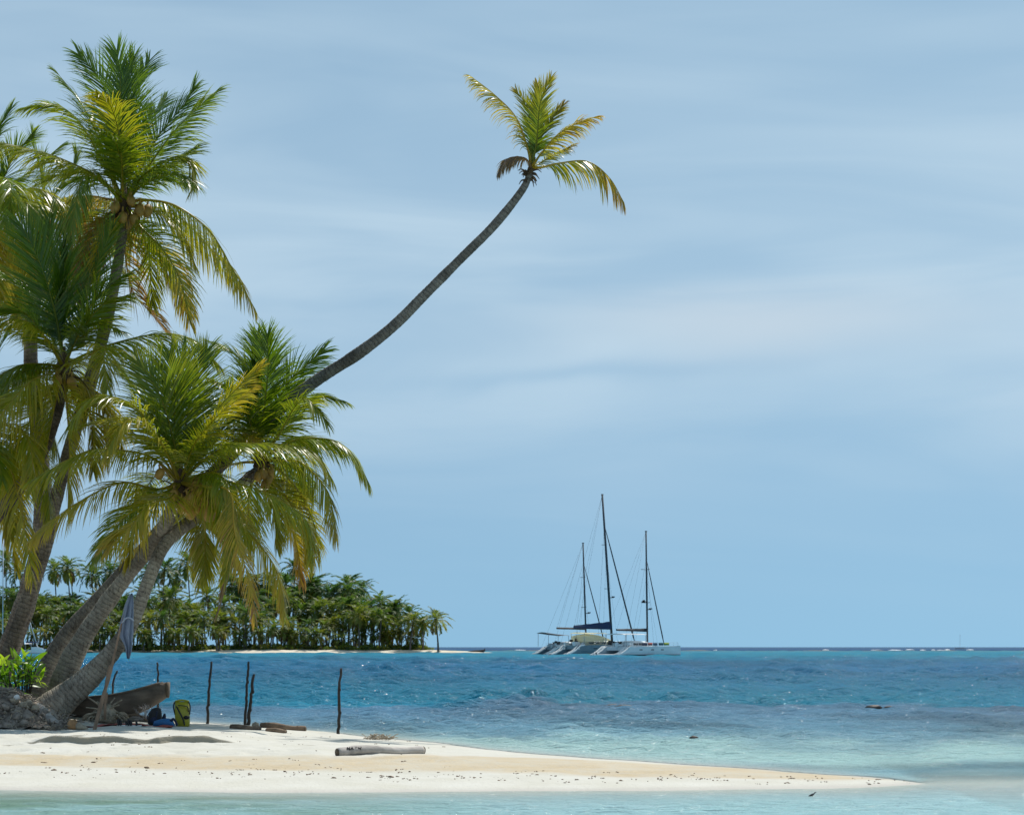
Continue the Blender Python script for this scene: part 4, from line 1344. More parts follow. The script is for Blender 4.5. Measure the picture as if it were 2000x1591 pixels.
# ---- bags, shoes and towel
def ground_at(px, Y):
    x = (px - 1000) * Y / FPX
    return np.array([x, Y, gz(x, Y)])


c = ground_at(357, 41.4)
bag = empty('dry_bag', c)
tag(bag, 'yellow roll-top dry bag with black panel and straps, standing on the sand', 'bag')
rings = []
for z_, r_, sq in ((0, .10, 1), (.015, .125, 1), (.12, .135, 1), (.26, .137, 1), (.34, .135, .9), (.40, .13, .62), (.435, .128, .32), (.45, .12, .16)):
    rings.append([c + np.array([r_ * math.cos(a) - .04 * z_, r_ * sq * math.sin(a), z_]) for a in np.linspace(0, 2 * math.pi, 20, endpoint=False)])
MB().loft(rings).build('bag_body', M_YEL, bag)
mb = MB()
mb.tube(spline([c + np.array([-.135, 0, .455]), c + np.array([-.015, -.01, .475]), c + np.array([.115, 0, .455])], 10), .026, 8, squash=.7)
mb.build('roll_top', M_YEL, bag)
mb = MB()
for s_ in (-1, 1):
    mb.tube(spline([c + np.array([s_ * .125 - .015, -.03, .45]), c + np.array([s_ * .15 - .012, -.04, .36]), c + np.array([s_ * .13, -.06, .22])], 10), .013, 6, squash=.5)
mb.build('buckle_strap', M_BLK, bag)
mb = MB()
mb.tube(spline([c + np.array([-.10, -.115, .37]), c + np.array([-.03, -.152, .25]), c + np.array([.035, -.150, .12]), c + np.array([.05, -.135, .03])], 14), .019, 6, squash=.5)
mb.build('shoulder_strap', M_BLK, bag)
mb = MB()
mb.tube(spline([c + np.array([-.07, -.135, .385]), c + np.array([.03, -.150, .38]), c + np.array([.10, -.11, .36]), c + np.array([.115, -.09, .27])], 12), .016, 6, squash=.5)
mb.blob(c + np.array([.085, -.125, .17]), (.06, .03, .035), 8, 6)
mb.build('side_pocket', M_BLK, bag)

c = ground_at(302, 41.5)
bk = empty('backpack', c)
tag(bk, 'dark upright backpack standing next to the blue bag', 'bag')
MB().loft([[c + np.array([r_ * math.cos(a) * 1.0 + dx, r_ * .8 * math.sin(a), z_]) for a in np.linspace(0, 2 * math.pi, 16, endpoint=False)]
           for z_, r_, dx in ((0, .09, 0), (.02, .125, 0), (.12, .13, .005), (.22, .115, .015), (.29, .085, .03), (.315, .035, .04))]).build('bag_body', M_BLK, bk)
mb = MB()
mb.tube(spline([c + np.array([-.06, -.10, .25]), c + np.array([-.11, -.13, .16]), c + np.array([-.09, -.115, .05])], 10), .014, 6, squash=.5)
mb.tube(spline([c + np.array([.06, -.09, .25]), c + np.array([.05, -.12, .16]), c + np.array([.06, -.105, .05])], 10), .014, 6, squash=.5)
mb.build('shoulder_strap', M_NAVY, bk)
MB().blob(c + np.array([.0, -.105, .09]), (.07, .03, .06), 10, 7).build('front_pocket', M_NAVY, bk)

c = ground_at(321, 41.1)
bb = empty('blue_bag', c)
tag(bb, 'soft bright blue bag lying flat between backpack and yellow dry bag', 'bag')
MB().loft([[c + np.array([x_, r_ * 1.1 * math.cos(a), r_ * .95 * math.sin(a) + r_ * .9]) for a in np.linspace(0, 2 * math.pi, 14, endpoint=False)]
           for x_, r_ in ((-.20, .02), (-.18, .055), (-.06, .075), (.07, .082), (.15, .07), (.18, .03))]).build('bag_body', M_BLUE, bb)
mb = MB()
mb.tube(spline([c + np.array([.12, -.07, .10]), c + np.array([.17, -.05, .14]), c + np.array([.21, -.01, .07]), c + np.array([.23, 0, .02])], 10), .022, 7)
mb.build('carry_strap', M_NAVY, bb)
mb = MB()
cc = ground_at(320, 41.6)
mb.blob(cc + np.array([0, 0, .06]), (.06, .05, .07), 9, 7)
mb.tube(spline([cc + np.array([0, 0, .1]), cc + np.array([.01, 0, .17]), cc + np.array([.015, 0, .21])], 8), np.linspace(.05, .018, 8), 8)
bt_ = mb.build('water_bottle', M_NAVY)
tag(bt_, 'dark navy bottle standing behind the blue bag', 'bottle')

for (px, lab) in ((242, 'black and white sandal on its side, left one of two by the towel'), (262, 'black and white sandal on its side, right one of two, nearer the bags')):
    c = ground_at(px, 40.6)
    sh = empty('sandal', c)
    tag(sh, lab, 'sandal', 'pair of sandals on the sand')
    MB().loft([[c + np.array([x_, dy + .012 * (1 if q_ else -1) * 0, z_ + (0.022 if q_ else 0)]) for dy, q_ in ((-w_, 0), (w_, 0), (w_, 1), (-w_, 1))]
               for x_, w_, z_ in ((-.12, .025, 0), (-.10, .038, 0), (-.03, .036, .004), (.05, .047, .002), (.11, .038, .008), (.13, .018, .012))]).build('sole', M_WHITEC, sh)
    for x_, h_ in ((.05, .08), (-.05, .10), (-.09, .12)):
        mb = MB()
        mb.tube(spline([c + np.array([x_, -.045, .02]), c + np.array([x_ - .01, -.02, h_]), c + np.array([x_ - .01, .02, h_]), c + np.array([x_, .045, .02])], 10), .017, 6, squash=.6)
        mb.build('strap', M_BLK, sh)

tw = []
for i_, x_ in enumerate(np.linspace(-.55, .95, 40)):
    for y_ in np.linspace(-.22, .18, 8):
        q = ground_at(0, 40.9)
        X_ = (232 - 1000) * 40.9 / FPX + x_
        tw.append((X_, 40.9 + y_, gz(X_, 40.9 + y_) + .022 + .018 * math.sin(x_ * 17 + y_ * 9) * math.cos(y_ * 21 + x_ * 5)))
tw = np.array(tw)
ii = np.arange(len(tw)).reshape(40, 8)
ft = np.stack([ii[:-1, :-1], ii[1:, :-1], ii[1:, 1:], ii[:-1, 1:]], -1).reshape(-1, 4)
mb = MB()
mb.add(tw, ft.tolist())
mb.add(tw - np.array([0, 0, .014]), ft[:, ::-1].tolist())
tag(mb.build('beach_towel', M_RED), 'faded red towel spread rumpled on the sand under the sandals and bags', 'towel')

# bleached twiggy branch behind the backpack
c = ground_at(290, 42.2)
tb = empty('bleached_shrub', c)
tag(tb, 'pale bleached twiggy dead shrub behind the backpack, under the canoe bow', 'shrub')
mb = MB()
def twig(p, d, L, r, lev):
    q = spline([p, p + d * L * .5 + rng.normal(0, .015, 3), p + d * L], 5)
    mb.tube(q, np.linspace(r, r * .6, 5), 4)
    if lev:
        for k in range(3 if lev > 1 else 4):
            twig(q[2 + (k % 3)], norm(d + rng.normal(0, .65, 3)), L * .7, r * .6, lev - 1)
for k in range(5):
    twig(c, norm(np.array([rng.uniform(-.9, .6), rng.uniform(-.3, .3), .7])), .17, .009, 3)
mb.build('twigs', M_PALE, tb)
mb = MB()
mb.tube(spline([c + np.array([-.42, 0, .10]), c + np.array([-.2, -.05, .13]), c + np.array([0, -.05, .02]), c + np.array([.06, -.05, -.03])], 14), np.linspace(.03, .02, 14), 7, jit=rng.normal(0, .08, (14, 7)))
mb.build('main_branch', M_DRIFTB, tb)
c = ground_at(272, 42.3)
mb = MB()
mb.tube(spline([c + np.array([-.30, 0, .04]), c + np.array([.0, 0, .06]), c + np.array([.27, 0, .03])], 12), np.linspace(.07, .05, 12), 9, jit=rng.normal(0, .08, (12, 9)))
tag(mb.build('driftwood_log', M_DRIFT), 'short pale log half buried under the canoe bow', 'log')

# driftwood logs on the crest
def log_between(p0, p1, r, mat_, lab, bend=.02, ends=True, knob=0):
    r0 = r
    mid = (p0 + p1) / 2 + np.array([0, 0, bend])
    root = empty('driftwood_log', (p0 + p1) / 2 - np.array([0, 0, r0]))
    tag(root, lab, 'log', 'driftwood logs on the sand')
    n_ = 36
    pth = spline([p0, p0 * .66 + p1 * .34 + np.array([0, 0, bend]), p0 * .33 + p1 * .67 + np.array([0, 0, bend * .5]), p1], n_)
    rr = r * (1 + .07 * np.sin(np.linspace(0, 9, n_) + r * 900) + .03 * rng.normal(0, 1, n_)) * np.linspace(1.08, .9, n_)
    pth[:, 2] += .18 * r * np.sin(np.linspace(0, 7, n_) + r * 700)
    pth[:, 1] += .35 * r * np.sin(np.linspace(0, 5, n_) + r * 300)
    rr[0] *= .93
    rr[-1] *= .93
    mb = MB()
    mb.tube(pth, rr, 14, jit=rng.normal(0, .025, (n_, 14)) + .05 * np.sin(np.arange(14) * 2.1)[None, :])
    for k in range(knob):
        q = pth[rng.randint(4, n_ - 4)]
        mb.blob(q + np.array([0, -r * .5, r * .7]), (r * .35, r * .3, r * .3), 7, 5)
    mb.build('log_body', mat_, root)
    if ends:
        for e_, s_ in ((p0, -1), (p1, 1)):
            d = norm(p1 - p0) * s_
            mb = MB()
            mb.tube(np.array([e_ + d * .003, e_ + d * .010]), np.array([r * .88, r * .84]), 14, jit=rng.normal(0, .03, (2, 14)))
            mb.build('cut_end', M_CUT, root)
    return root


def seat(px, Y, r):
    g = ground_at(px, Y)
    return g + np.array([0, 0, r * .75])


lg = log_between(seat(659, 30.7, .060), seat(826, 31.5, .058), .062, M_DRIFT, 'pale smooth driftwood log with black writing near its left end, on open sand', .012)
# the scrawled letters, painted as strokes on the log
def log_pt(f, h):
    p0, p1 = seat(659, 30.7, .060), seat(826, 31.5, .058)
    q = p0 * (1 - f) + p1 * f + np.array([0, 0, .010])
    a = math.radians(18 + 40 * h)
    return q + np.array([0, -math.cos(a) * .0665, math.sin(a) * .0665])
STR = [[(0, 0), (0, 1), (.55, 0), (.55, 1)], [(.8, 0), (1.1, 1), (1.4, 0)], [(.92, .42), (1.28, .42)], [(1.65, 1), (2.25, .95)], [(1.95, 1), (1.95, 0)],
       [(2.45, 1), (2.6, 0), (2.8, .7), (3.0, 0), (3.2, 1)]]
mb = MB()
for s_ in STR:
    pts = []
    for (x0, y0), (x1, y1) in zip(s_[:-1], s_[1:]):
        for k in range(5):
            pts.append(log_pt(.115 + .050 * (x0 + (x1 - x0) * k / 5), y0 + (y1 - y0) * k / 5))
    pts.append(log_pt(.115 + .050 * s_[-1][0], s_[-1][1]))
    mb.tube(np.array(pts), .0075, 5)
mb.build('black_lettering', M_CHAR, lg)
log_between(seat(451, 41.0, .03), seat(508, 40.8, .03), .046, M_DRIFTB, 'dull grey-brown flat log, left one of the crest group beside the stick pair', .01)
log_between(seat(510, 42.3, .045), seat(596, 42.0, .045), .054, M_DRIFTB, 'dark brown log with black burnt end, rearmost on the sand crest', .01, knob=2)
log_between(seat(522, 40.4, .03), seat(557, 40.0, .035), .042, M_DRIFTB, 'short tan log with dark hollow end, frontmost of the crest group', .006)
mb = MB()
mb.blob(seat(499, 42.1, .06), (.07, .06, .05), 9, 7, None, .1, rng)
tag(mb.build('beach_stone', M_HUSKP), 'pale tan lump between the logs on the sand crest', 'stone')
c = ground_at(742, 38.6)
mb = MB()
for k in range(70):
    p0 = c + np.array([rng.uniform(-.25, .2), rng.uniform(-.15, .15), .01])
    a = rng.uniform(0, 6.28)
    d = np.array([math.cos(a), math.sin(a) * .5, rng.uniform(0, .8)])
    mb.tube(spline([p0, p0 + d * .06 + np.array([0, 0, .02]), p0 + d * .12], 5), .006, 4)
tag(mb.build('dry_weed_clump', M_HUSKP), 'small brown clump of dry seaweed on the sand edge beyond the log', 'seaweed')

# small wrack bits: twigs, leaves and pebbles on the sand
bits = MB()
for k in range(300):
    if k < 210:
        px = rng.uniform(0, 1780)
        Y = 27.2 + rng.normal(0, .40) + max(0, (1000 - px) / 1000) * 1.2
    else:
        px = rng.uniform(-20, 900)
        Y = rng.uniform(29, 40)
    x = (px - 1000) * Y / FPX
    d_ = float(shore_d(np.array([x]), np.array([Y]))[0])
    if d_ < .3:
        continue
    g = np.array([x, Y, gz(x, Y)])
    s_ = rng.uniform(.25, .8) * (2.0 if rng.random_sample() < .04 else 1)
    for q in range(rng.randint(1, 4)):
        bits.blob(g + np.array([rng.normal(0, .025), rng.normal(0, .04), .002]) * 1.0, (.022 * s_ * rng.uniform(.6, 1.6), .016 * s_, .010 * s_), 6, 4, rotz(rng.uniform(0, 3)), .2, rng)
tag(bits.build('beach_wrack', M_DRIFTB), kind='stuff', label='scattered dark twigs, husk crumbs and pebbles along the sand', cat='debris')

# reef rocks breaking the surface
for px, py, wpx, hpx, lab in ((1218, 1382, 38, 6, 'dark wet rock awash on the reef line, below the anchored catamarans'), (1196, 1379, 26, 3, 'flat sliver of dark rock just left of the rock below the catamarans'),
                              (1707, 1382, 30, 5, 'larger of two neighbouring dark rocks awash at the right'), (1737, 1383, 20, 3, 'smaller of two neighbouring dark rocks awash at the right'),
                              (1978, 1384, 20, 5, 'dark rock awash at the right picture edge'), (1355, 1443, 15, 4, 'small dark rock alone in the pale shallows nearer the sand')):
    Y = CH * FPX / (py + hpx * .5 - HPX)
    c = np.array([(px - 1000) * Y / FPX, Y, 0])
    sx, sz = wpx * Y / FPX / 2, hpx * Y / FPX
    mb = MB()
    sz *= 1.15
    c[2] = .04
    mb.blob(c, (sx, sx * .8, sz), 14, 9, None, .10, rng)
    mb.blob(c + np.array([sx * .5, .05, 0]), (sx * .6, sx * .5, sz * .7), 10, 7, None, .12, rng)
    mb.blob(c + np.array([-sx * .6, .05, 0]), (sx * .5, sx * .5, sz * .55), 10, 7, None, .12, rng)
    tag(mb.build('reef_rock', M_ROCK), lab, 'rock', 'rocks awash on the reef')

# little dark wading bird in the shallows
Yb = CH * FPX / (1555.5 - HPX)
c = np.array([(1587 - 1000) * Yb / FPX, Yb, 0])
bd = empty('wading_bird', c)
tag(bd, 'tiny dark bird standing in the shallow water off the sand spit', 'bird')
mb = MB()
mb.loft([[c + np.array([x_, r_ * .8 * math.cos(a), z_ + r_ * math.sin(a)]) for a in np.linspace(0, 2 * math.pi, 12, endpoint=False)]
         for x_, z_, r_ in ((-.046, .010, .002), (-.036, .013, .005), (-.02, .018, .011), (-.004, .023, .0135), (.010, .029, .011), (.018, .036, .0075), (.022, .043, .0085), (.027, .048, .008), (.032, .049, .004), (.042, .048, .0012))])
mb.build('body', M_BIRD, bd)
for s_ in (-1, 1):
    mb = MB()
    mb.tube(np.array([c + np.array([0, s_ * .005, .016]), c + np.array([.003, s_ * .005, .004]), c + np.array([0, s_ * .005, -.03])]), .0016, 5)
    mb.build('leg', M_BIRD, bd)

# bird in flight near the right mast
c = P(1257.5, 1174.5, 300)
fb = empty('flying_bird', c)
tag(fb, 'dark seabird flying left of the rightmost mast', 'bird')
mb = MB()
mb.loft([[c + np.array([x_, r_ * math.cos(a), r_ * math.sin(a)]) for a in np.linspace(0, 2 * math.pi, 10, endpoint=False)] for x_, r_ in ((-.35, .02), (-.2, .09), (0, .12), (.16, .09), (.24, .07), (.32, .06), (.40, .015))])
mb.build('body', M_BIRD, fb)
for s_ in (-1, 1):
    mb = MB()
    mb.loft([[c + np.array([x0, s_ * yy_, zz_ + th]) for x0, th in ((xa, 0), ((xa + xb) / 2, .02), (xb, 0), ((xa + xb) / 2, -.01))] for yy_, zz_, xa, xb in ((.06, .04, -.12, .14), (.3, .22, -.10, .12), (.6, .20, -.12, .04), (.85, .08, -.14, -.10))])
    mb.build('wing', M_BIRD, fb)

# ------------------------------------------------------------------ boats
def catamaran(label, px, py, theta, L, B, mast_h, mast_x, boom_len, hullmat, covmat, cov_h, awn, deck=1.7, mast_rake=.0, stay_f=.78, roof=M_GEL, boom_z=None, tent=False):
    Y = CH * FPX / (py - HPX)
    x0 = (px - 1000) * Y / FPX
    root = empty('catamaran', (x0, Y, 0), theta)
    tag(root, label, 'sailing boat', 'catamarans at anchor')
    bo = dict(parent=root, local=True)
    hb = L * .045

    def hull(y0):
        rings = []
        for u_, wd, dk in ((0, .62, .16), (.035, .75, .22), (.04, .75, .42), (.075, .85, .46), (.08, .85, .75), (.115, .92, .80), (.12, .92, 1.10), (.16, .97, 1.16), (.165, .97, deck * .92), (.30, 1, deck), (.55, .95, deck * 1.02), (.78, .66, deck * 1.05), (.92, .30, deck * 1.08), (.985, .07, deck * 1.1), (1.0, .03, deck * 1.08)):
            w_ = hb * wd
            kz = -.45 if u_ < .95 else -.25
            rings.append([(u_ * L, y0 + w_, dk), (u_ * L, y0 + w_ * 1.02, dk * .5), (u_ * L, y0 + w_ * .72, -.05), (u_ * L, y0, kz), (u_ * L, y0 - w_ * .72, -.05), (u_ * L, y0 - w_ * 1.02, dk * .5), (u_ * L, y0 - w_, dk)])
        h = MB().loft(rings).build('hull', hullmat, smooth=False, **bo)
        # pale swim steps capping the scooped stern
        mb = MB()
        for ua, ub, z_ in ((.003, .035, .17), (.042, .075, .44), (.082, .115, .78), (.122, .160, 1.13)):
            mb.box(((ua + ub) / 2 * L, y0, z_ + .03), ((ub - ua) * L * .98, hb * 1.55, .05))
            mb.box((ub * L + .01, y0, z_ + .2), (.05, hb * 1.6, .34))
        rl = []
        for s_ in (-1, 1):
            mb.loft([[(u_ * L, y0 + s_ * hb * k_, z_ + dz_) for k_, dz_ in ((.70, -.12), (.98, -.12), (.98, .12), (.70, .12))] for u_, z_ in ((.0, .12), (.05, .42), (.11, .92), (.17, deck * .93), (.22, deck))])
        mb.build('stern_steps', M_GELS, h, local=True, smooth=False)
        mb = MB()
        for s_ in (-1, 1):
            rr = []
            for u_, wd in ((.0, .62), (.04, .76), (.16, .97), (.30, 1), (.55, .95), (.78, .66), (.92, .30), (1.0, .03)):
                rr.append([(u_ * L, y0 + s_ * (hb * wd * .74 + .03), -.10), (u_ * L, y0 + s_ * (hb * wd * .86 + .035), .26), (u_ * L, y0 + s_ * (hb * wd * .80), .26), (u_ * L, y0 + s_ * (hb * wd * .70), -.10)])
            mb.loft(rr)
        mb.build('boot_stripe', M_ANTIF, h, local=True, smooth=False)
        for u_ in (.34, .52, .68):
            mb = MB()
            for s_ in (-1, 1):
                wd = np.interp(u_, [.3, .55, .78], [1, .95, .66])
                mb.box((u_ * L, y0 + s_ * (hb * wd * 1.015), deck * .66), (L * .045, .06, .16))
            mb.build('porthole', M_GLASSD, h, local=True, smooth=False)
        return h
    hull(0)
    hull(B)
    MB().box((L * .42, B / 2, deck * .78), (L * .50, B - hb * 1.4, deck * .40)).build('bridge_deck', hullmat, smooth=False, **bo)
    # cabin: rounded coachroof
    rings = []
    for u_, w_, h_ in ((.26, .86, .55), (.28, .92, .95), (.40, .94, 1.12), (.52, .86, 1.08), (.60, .70, .80), (.66, .5, .15)):
        hw_ = (B * .5) * w_
        zc = deck - .06
        rings.append([(u_ * L, B / 2 - hw_, zc), (u_ * L, B / 2 - hw_ * .93, zc + h_ * .72), (u_ * L, B / 2 - hw_ * .62, zc + h_ * .96), (u_ * L, B / 2, zc + h_), (u_ * L, B / 2 + hw_ * .62, zc + h_ * .96), (u_ * L, B / 2 + hw_ * .93, zc + h_ * .72), (u_ * L, B / 2 + hw_, zc)])
    cab = MB().loft(rings).build('cabin', roof, smooth=False, **bo)
    mb = MB()
    for s_ in (-1, 1):
        for ua, ub in ((.29, .355), (.365, .43), (.44, .50), (.51, .57)):
            um = (ua + ub) / 2
            hw_ = (B * .5) * np.interp(um, [.28, .40, .52, .60], [.92, .94, .86, .70]) * .965
            mb.box((um * L, B / 2 + s_ * hw_, deck + .42), ((ub - ua) * L, .10, .36))
    mb.build('cabin_window', M_GLASSD, cab, local=True, smooth=False)
    # awning over the cockpit on posts
    az = deck + 2.15
    amat, au0, au1, atilt = awn
    mb = MB()
    mb.loft([[(u_ * L, B / 2 - B * .46, az + dz), (u_ * L, B / 2 - B * .25, az + .14 + dz), (u_ * L, B / 2, az + .2 + dz), (u_ * L, B / 2 + B * .25, az + .14 + dz), (u_ * L, B / 2 + B * .46, az + dz),
              (u_ * L, B / 2 + B * .25, az + .06 + dz), (u_ * L, B / 2, az + .10 + dz), (u_ * L, B / 2 - B * .25, az + .06 + dz)] for u_, dz in ((au0, atilt), ((au0 + au1) / 2, atilt * .4), (au1, 0))])
    mb.build('awning', amat, smooth=False, **bo)
    mb = MB()
    for u_ in (au0 + .02, au1 - .02):
        for s_ in (-1, 1):
            mb.tube(np.array([(u_ * L, B / 2 + s_ * B * .44, deck), (u_ * L, B / 2 + s_ * B * .44, az + atilt * (1 if u_ < (au0 + au1) / 2 else 0))]), .045, 6)
    mb.build('awning_post', M_STEEL, **bo)
    if tent:
        MB().loft([[(u_ * L, B / 2 - B * .47, deck + .55), (u_ * L, B / 2 - B * .42, az - .25 + dz), (u_ * L, B / 2, az + .05 + dz), (u_ * L, B / 2 + B * .42, az - .25 + dz), (u_ * L, B / 2 + B * .47, deck + .55)]
                   for u_, dz in ((.24, -.2), (.34, -.05), (.46, -.25), (.56, -.9))]).build('cockpit_tent', M_CREAM, smooth=False, **bo)
    # cockpit clutter: helm seat, lockers, cushions
    mb = MB()
    for k in range(9):
        mb.box((L * rng.uniform(.17, .30), B * rng.uniform(.08, .95), deck + rng.uniform(.1, .5)), (rng.uniform(.4, 1.1), rng.uniform(.4, .9), rng.uniform(.3, .8)))
    mb.build('cockpit_locker', M_GEL, smooth=False, **bo)
    mb = MB()
    for k in range(6):
        mb.box((L * rng.uniform(.16, .28), B * rng.uniform(.1, .9), deck + rng.uniform(.4, 1.0)), (rng.uniform(.3, .6), rng.uniform(.3, .6), rng.uniform(.3, .6)))
    mb.build('cockpit_seat', M_BRNCOV, smooth=False, **bo)
    # mast, spreaders, boom and cover
    mz0 = deck + 1.0
    mx = mast_x * L
    top = np.array([mx - mast_rake, B / 2, mast_h])
    foot = np.array([mx, B / 2, mz0 - .3])
    mb = MB()
    mb.tube(np.array([foot, foot * .5 + top * .5, top]), np.array([.17, .165, .13]) * (mast_h / 22), 10)
    mb.box(top + np.array([0, 0, .1]), (.45, .12, .18))
    mast = mb.build('mast', M_SPAR, **bo)
    for f_ in (.36, .66):
        mb = MB()
        q = foot * (1 - f_) + top * f_
        for s_ in (-1, 1):
            mb.tube(np.array([q, q + np.array([-.3, s_ * 1.15, .05])]), .05, 6)
        mb.build('spreader', M_SPAR, mast, local=True)
    mb = MB()
    mb.box(foot * .7 + top * .3 + np.array([.5, 0, 0]), (1.0, .15, .14))
    mb.box(foot * .7 + top * .3 + np.array([.9, 0, .15]), (.5, .4, .2))
    mb.build('radar', M_SPAR, mast, local=True)
    bz = boom_z if boom_z else deck + 2.9
    ba = np.array([mx - .25, B / 2, bz])
    be = np.array([mx - boom_len, B / 2, bz + .15])
    mb = MB()
    mb.tube(np.array([ba, be]), .12, 8)
    boom = mb.build('boom', M_SPAR, **bo)
    ch, cl_ = cov_h
    mb = MB()
    rr = []
    for f_ in np.linspace(0, 1, 10):
        q = ba * (1 - f_) + be * f_
        h_ = ch * (1 - f_) + cl_ * f_
        h_ *= 1 + .05 * math.sin(f_ * 21)
        rr.append([q + np.array([0, -.20, -.05]), q + np.array([0, -.24, h_ * .4]), q + np.array([0, -.06, h_]), q + np.array([0, .06, h_]), q + np.array([0, .24, h_ * .4]), q + np.array([0, .20, -.05])])
    mb.loft(rr)
    mb.build('sail_cover', covmat, boom, local=True, smooth=False)
    # furled jib on the forestay, shrouds and backstays
    fs_top = foot * (1 - stay_f) + top * stay_f
    bow = np.array([L * .93, B / 2, deck + .25])
    mb = MB()
    mb.tube(np.array([fs_top, fs_top * .8 + bow * .2, fs_top * .5 + bow * .5, fs_top * .1 + bow * .9, bow]), np.array([.035, .09, .115, .13, .05]) * (mast_h / 24), 7)
    mb.build('furled_jib', M_SPAR, **bo)
    mb = MB()
    mb.tube(np.array([(L * .93, hb, deck * 1.0), (L * .93, B - hb, deck * 1.0)]), .10, 8)
    mb.build('crossbeam', M_SPAR, **bo)
    mb = MB()
    for s_ in (0, B):
        mb.tube(np.array([fs_top, (mx - .08 * L, s_, deck)]), .018, 4)
        mb.tube(np.array([top, (L * .12, s_, deck)]), .014, 4)
        mb.tube(np.array([foot * .4 + top * .6, (mx - .02 * L, s_, deck)]), .014, 4)
    mb.tube(np.array([top, be]), .014, 4)
    mb.build('rigging_wire', M_SPAR, **bo)
    # guard rail on the near hull and the far one
    mb = MB()
    for y0, s_ in ((0, -1), (B, 1)):
        us = np.linspace(.2, .95, 11)
        tops = []
        for u_ in us:
            wd = np.interp(u_, [.3, .55, .78, .92], [1, .95, .66, .30]) * hb * .9
            zt = deck * (1 + .06 * u_)
            mb.tube(np.array([(u_ * L, y0 + s_ * wd, zt), (u_ * L, y0 + s_ * wd, zt + .62)]), .022, 5)
            tops.append((u_ * L, y0 + s_ * wd, zt + .62))
        mb.tube(np.array(tops), .018, 4)
        mb.tube(np.array(tops) - np.array([0, 0, .3]), .014, 4)
    mb.build('guard_rail', M_STEEL, **bo)
    return root, Y


TH = math.radians(27)
catamaran('left catamaran, slanted brown awning at the stern and shorter mast, partly behind another',
          1064, 1278.6, math.radians(24), 16.0, 5.6, 22.6, .66, 6.6, M_HULLDK, M_BRNCOV, (.35, .25), (M_BRNCOV, .04, .36, .55), mast_rake=.7, stay_f=.80, boom_z=5.2)
catamaran('middle catamaran with tallest mast, navy blue sail cover and cream cockpit tent',
          1103, 1279.4, math.radians(24), 18.0, 6.6, 31.0, .65, 8.2, M_HULLDK, M_BLUECOV, (1.45, .5), (M_CREAM, .22, .52, .1), deck=2.0, mast_rake=2.1, stay_f=.80, roof=M_CREAM, boom_z=5.1, tent=True)
rc, RY = catamaran('right catamaran nearest the viewer, black boom cover, washing on its rails',
                   1203, 1280.5, math.radians(40), 16.0, 6.2, 22.6, .665, 7.6, M_GEL, M_BLKCOV, (.5, .22), (M_GELS, .16, .50, .0), mast_rake=.35, stay_f=.76, boom_z=4.5)

# washing hung on the near rail of the right catamaran
def cat_pt(root, x, y, z):
    a = root.rotation_euler[2]
    return np.array([root.location[0] + x * math.cos(a) - y * math.sin(a), root.location[1] + x * math.sin(a) + y * math.cos(a), z])


for u0, u1, col_, lab in ((.36, .44, (.04, .05, .09), 'dark towel drying on the right catamaran rail, leftmost of the washing'), (.45, .52, (.33, .08, .07), 'dull red towel drying on the right catamaran rail'),
                          (.53, .60, (.05, .10, .16), 'navy towel drying on the right catamaran rail between red and green ones'), (.62, .70, (.02, .09, .12), 'dark teal towel drying on the right catamaran rail'),
                          (.71, .79, (.26, .33, .06), 'yellow-green towel drying on the right catamaran rail near the bow')):
    mb = MB()
    nn = 7
    fr_, bk_ = [], []
    for k in range(nn):
        u_ = u0 + (u1 - u0) * k / (nn - 1)
        wd = np.interp(u_, [.3, .55, .78, .92], [1, .95, .66, .30]) * 16 * .045 * .9
        y_ = -wd - .05 - .03 * math.sin(k * 2.1)
        zt = 1.7 * (1 + .06 * u_) + .63
        fr_.append([cat_pt(rc, u_ * 16, y_, zt), cat_pt(rc, u_ * 16, y_ - .02, zt - .5), cat_pt(rc, u_ * 16, y_ - .05, zt - .5), cat_pt(rc, u_ * 16, y_ - .03, zt + .02)])
    mb.loft(fr_)
    tag(mb.build('towel', plain('towel_cloth', col_, .9, .2, 3)), lab, 'towel', 'washing on the catamaran')

# inflatable tender at the stern of the right catamaran
Yd = CH * FPX / (1280.8 - HPX)
c = np.array([(1181 - 1000) * Yd / FPX, Yd, 0.0])
dg = empty('inflatable_dinghy', c)
tag(dg, 'low white inflatable dinghy floating between the middle and right catamarans', 'dinghy')
mb = MB()
ov = []
for a in np.linspace(.35, 2 * math.pi - .35, 26):
    ov.append(c + np.array([-1.45 * math.cos(a), .62 * math.sin(a), .16]))
mb.tube(np.array(ov), .17, 9)
mb.build('tube', M_RUBBER, dg)
MB().box(c + np.array([.05, 0, .08]), (2.3, 1.0, .06)).build('floor', M_GELS, dg, smooth=False)
mb = MB()
mb.box(c + np.array([-1.35, 0, .22]), (.08, .8, .34))
mb.build('transom', M_GELS, dg, smooth=False)
mb = MB()
mb.box(c + np.array([-1.5, 0, .48]), (.25, .22, .3))
mb.tube(np.array([c + np.array([-1.5, 0, .4]), c + np.array([-1.5, 0, -.3])]), .05, 6)
mb.build('outboard_motor', M_BLK, dg, smooth=False)

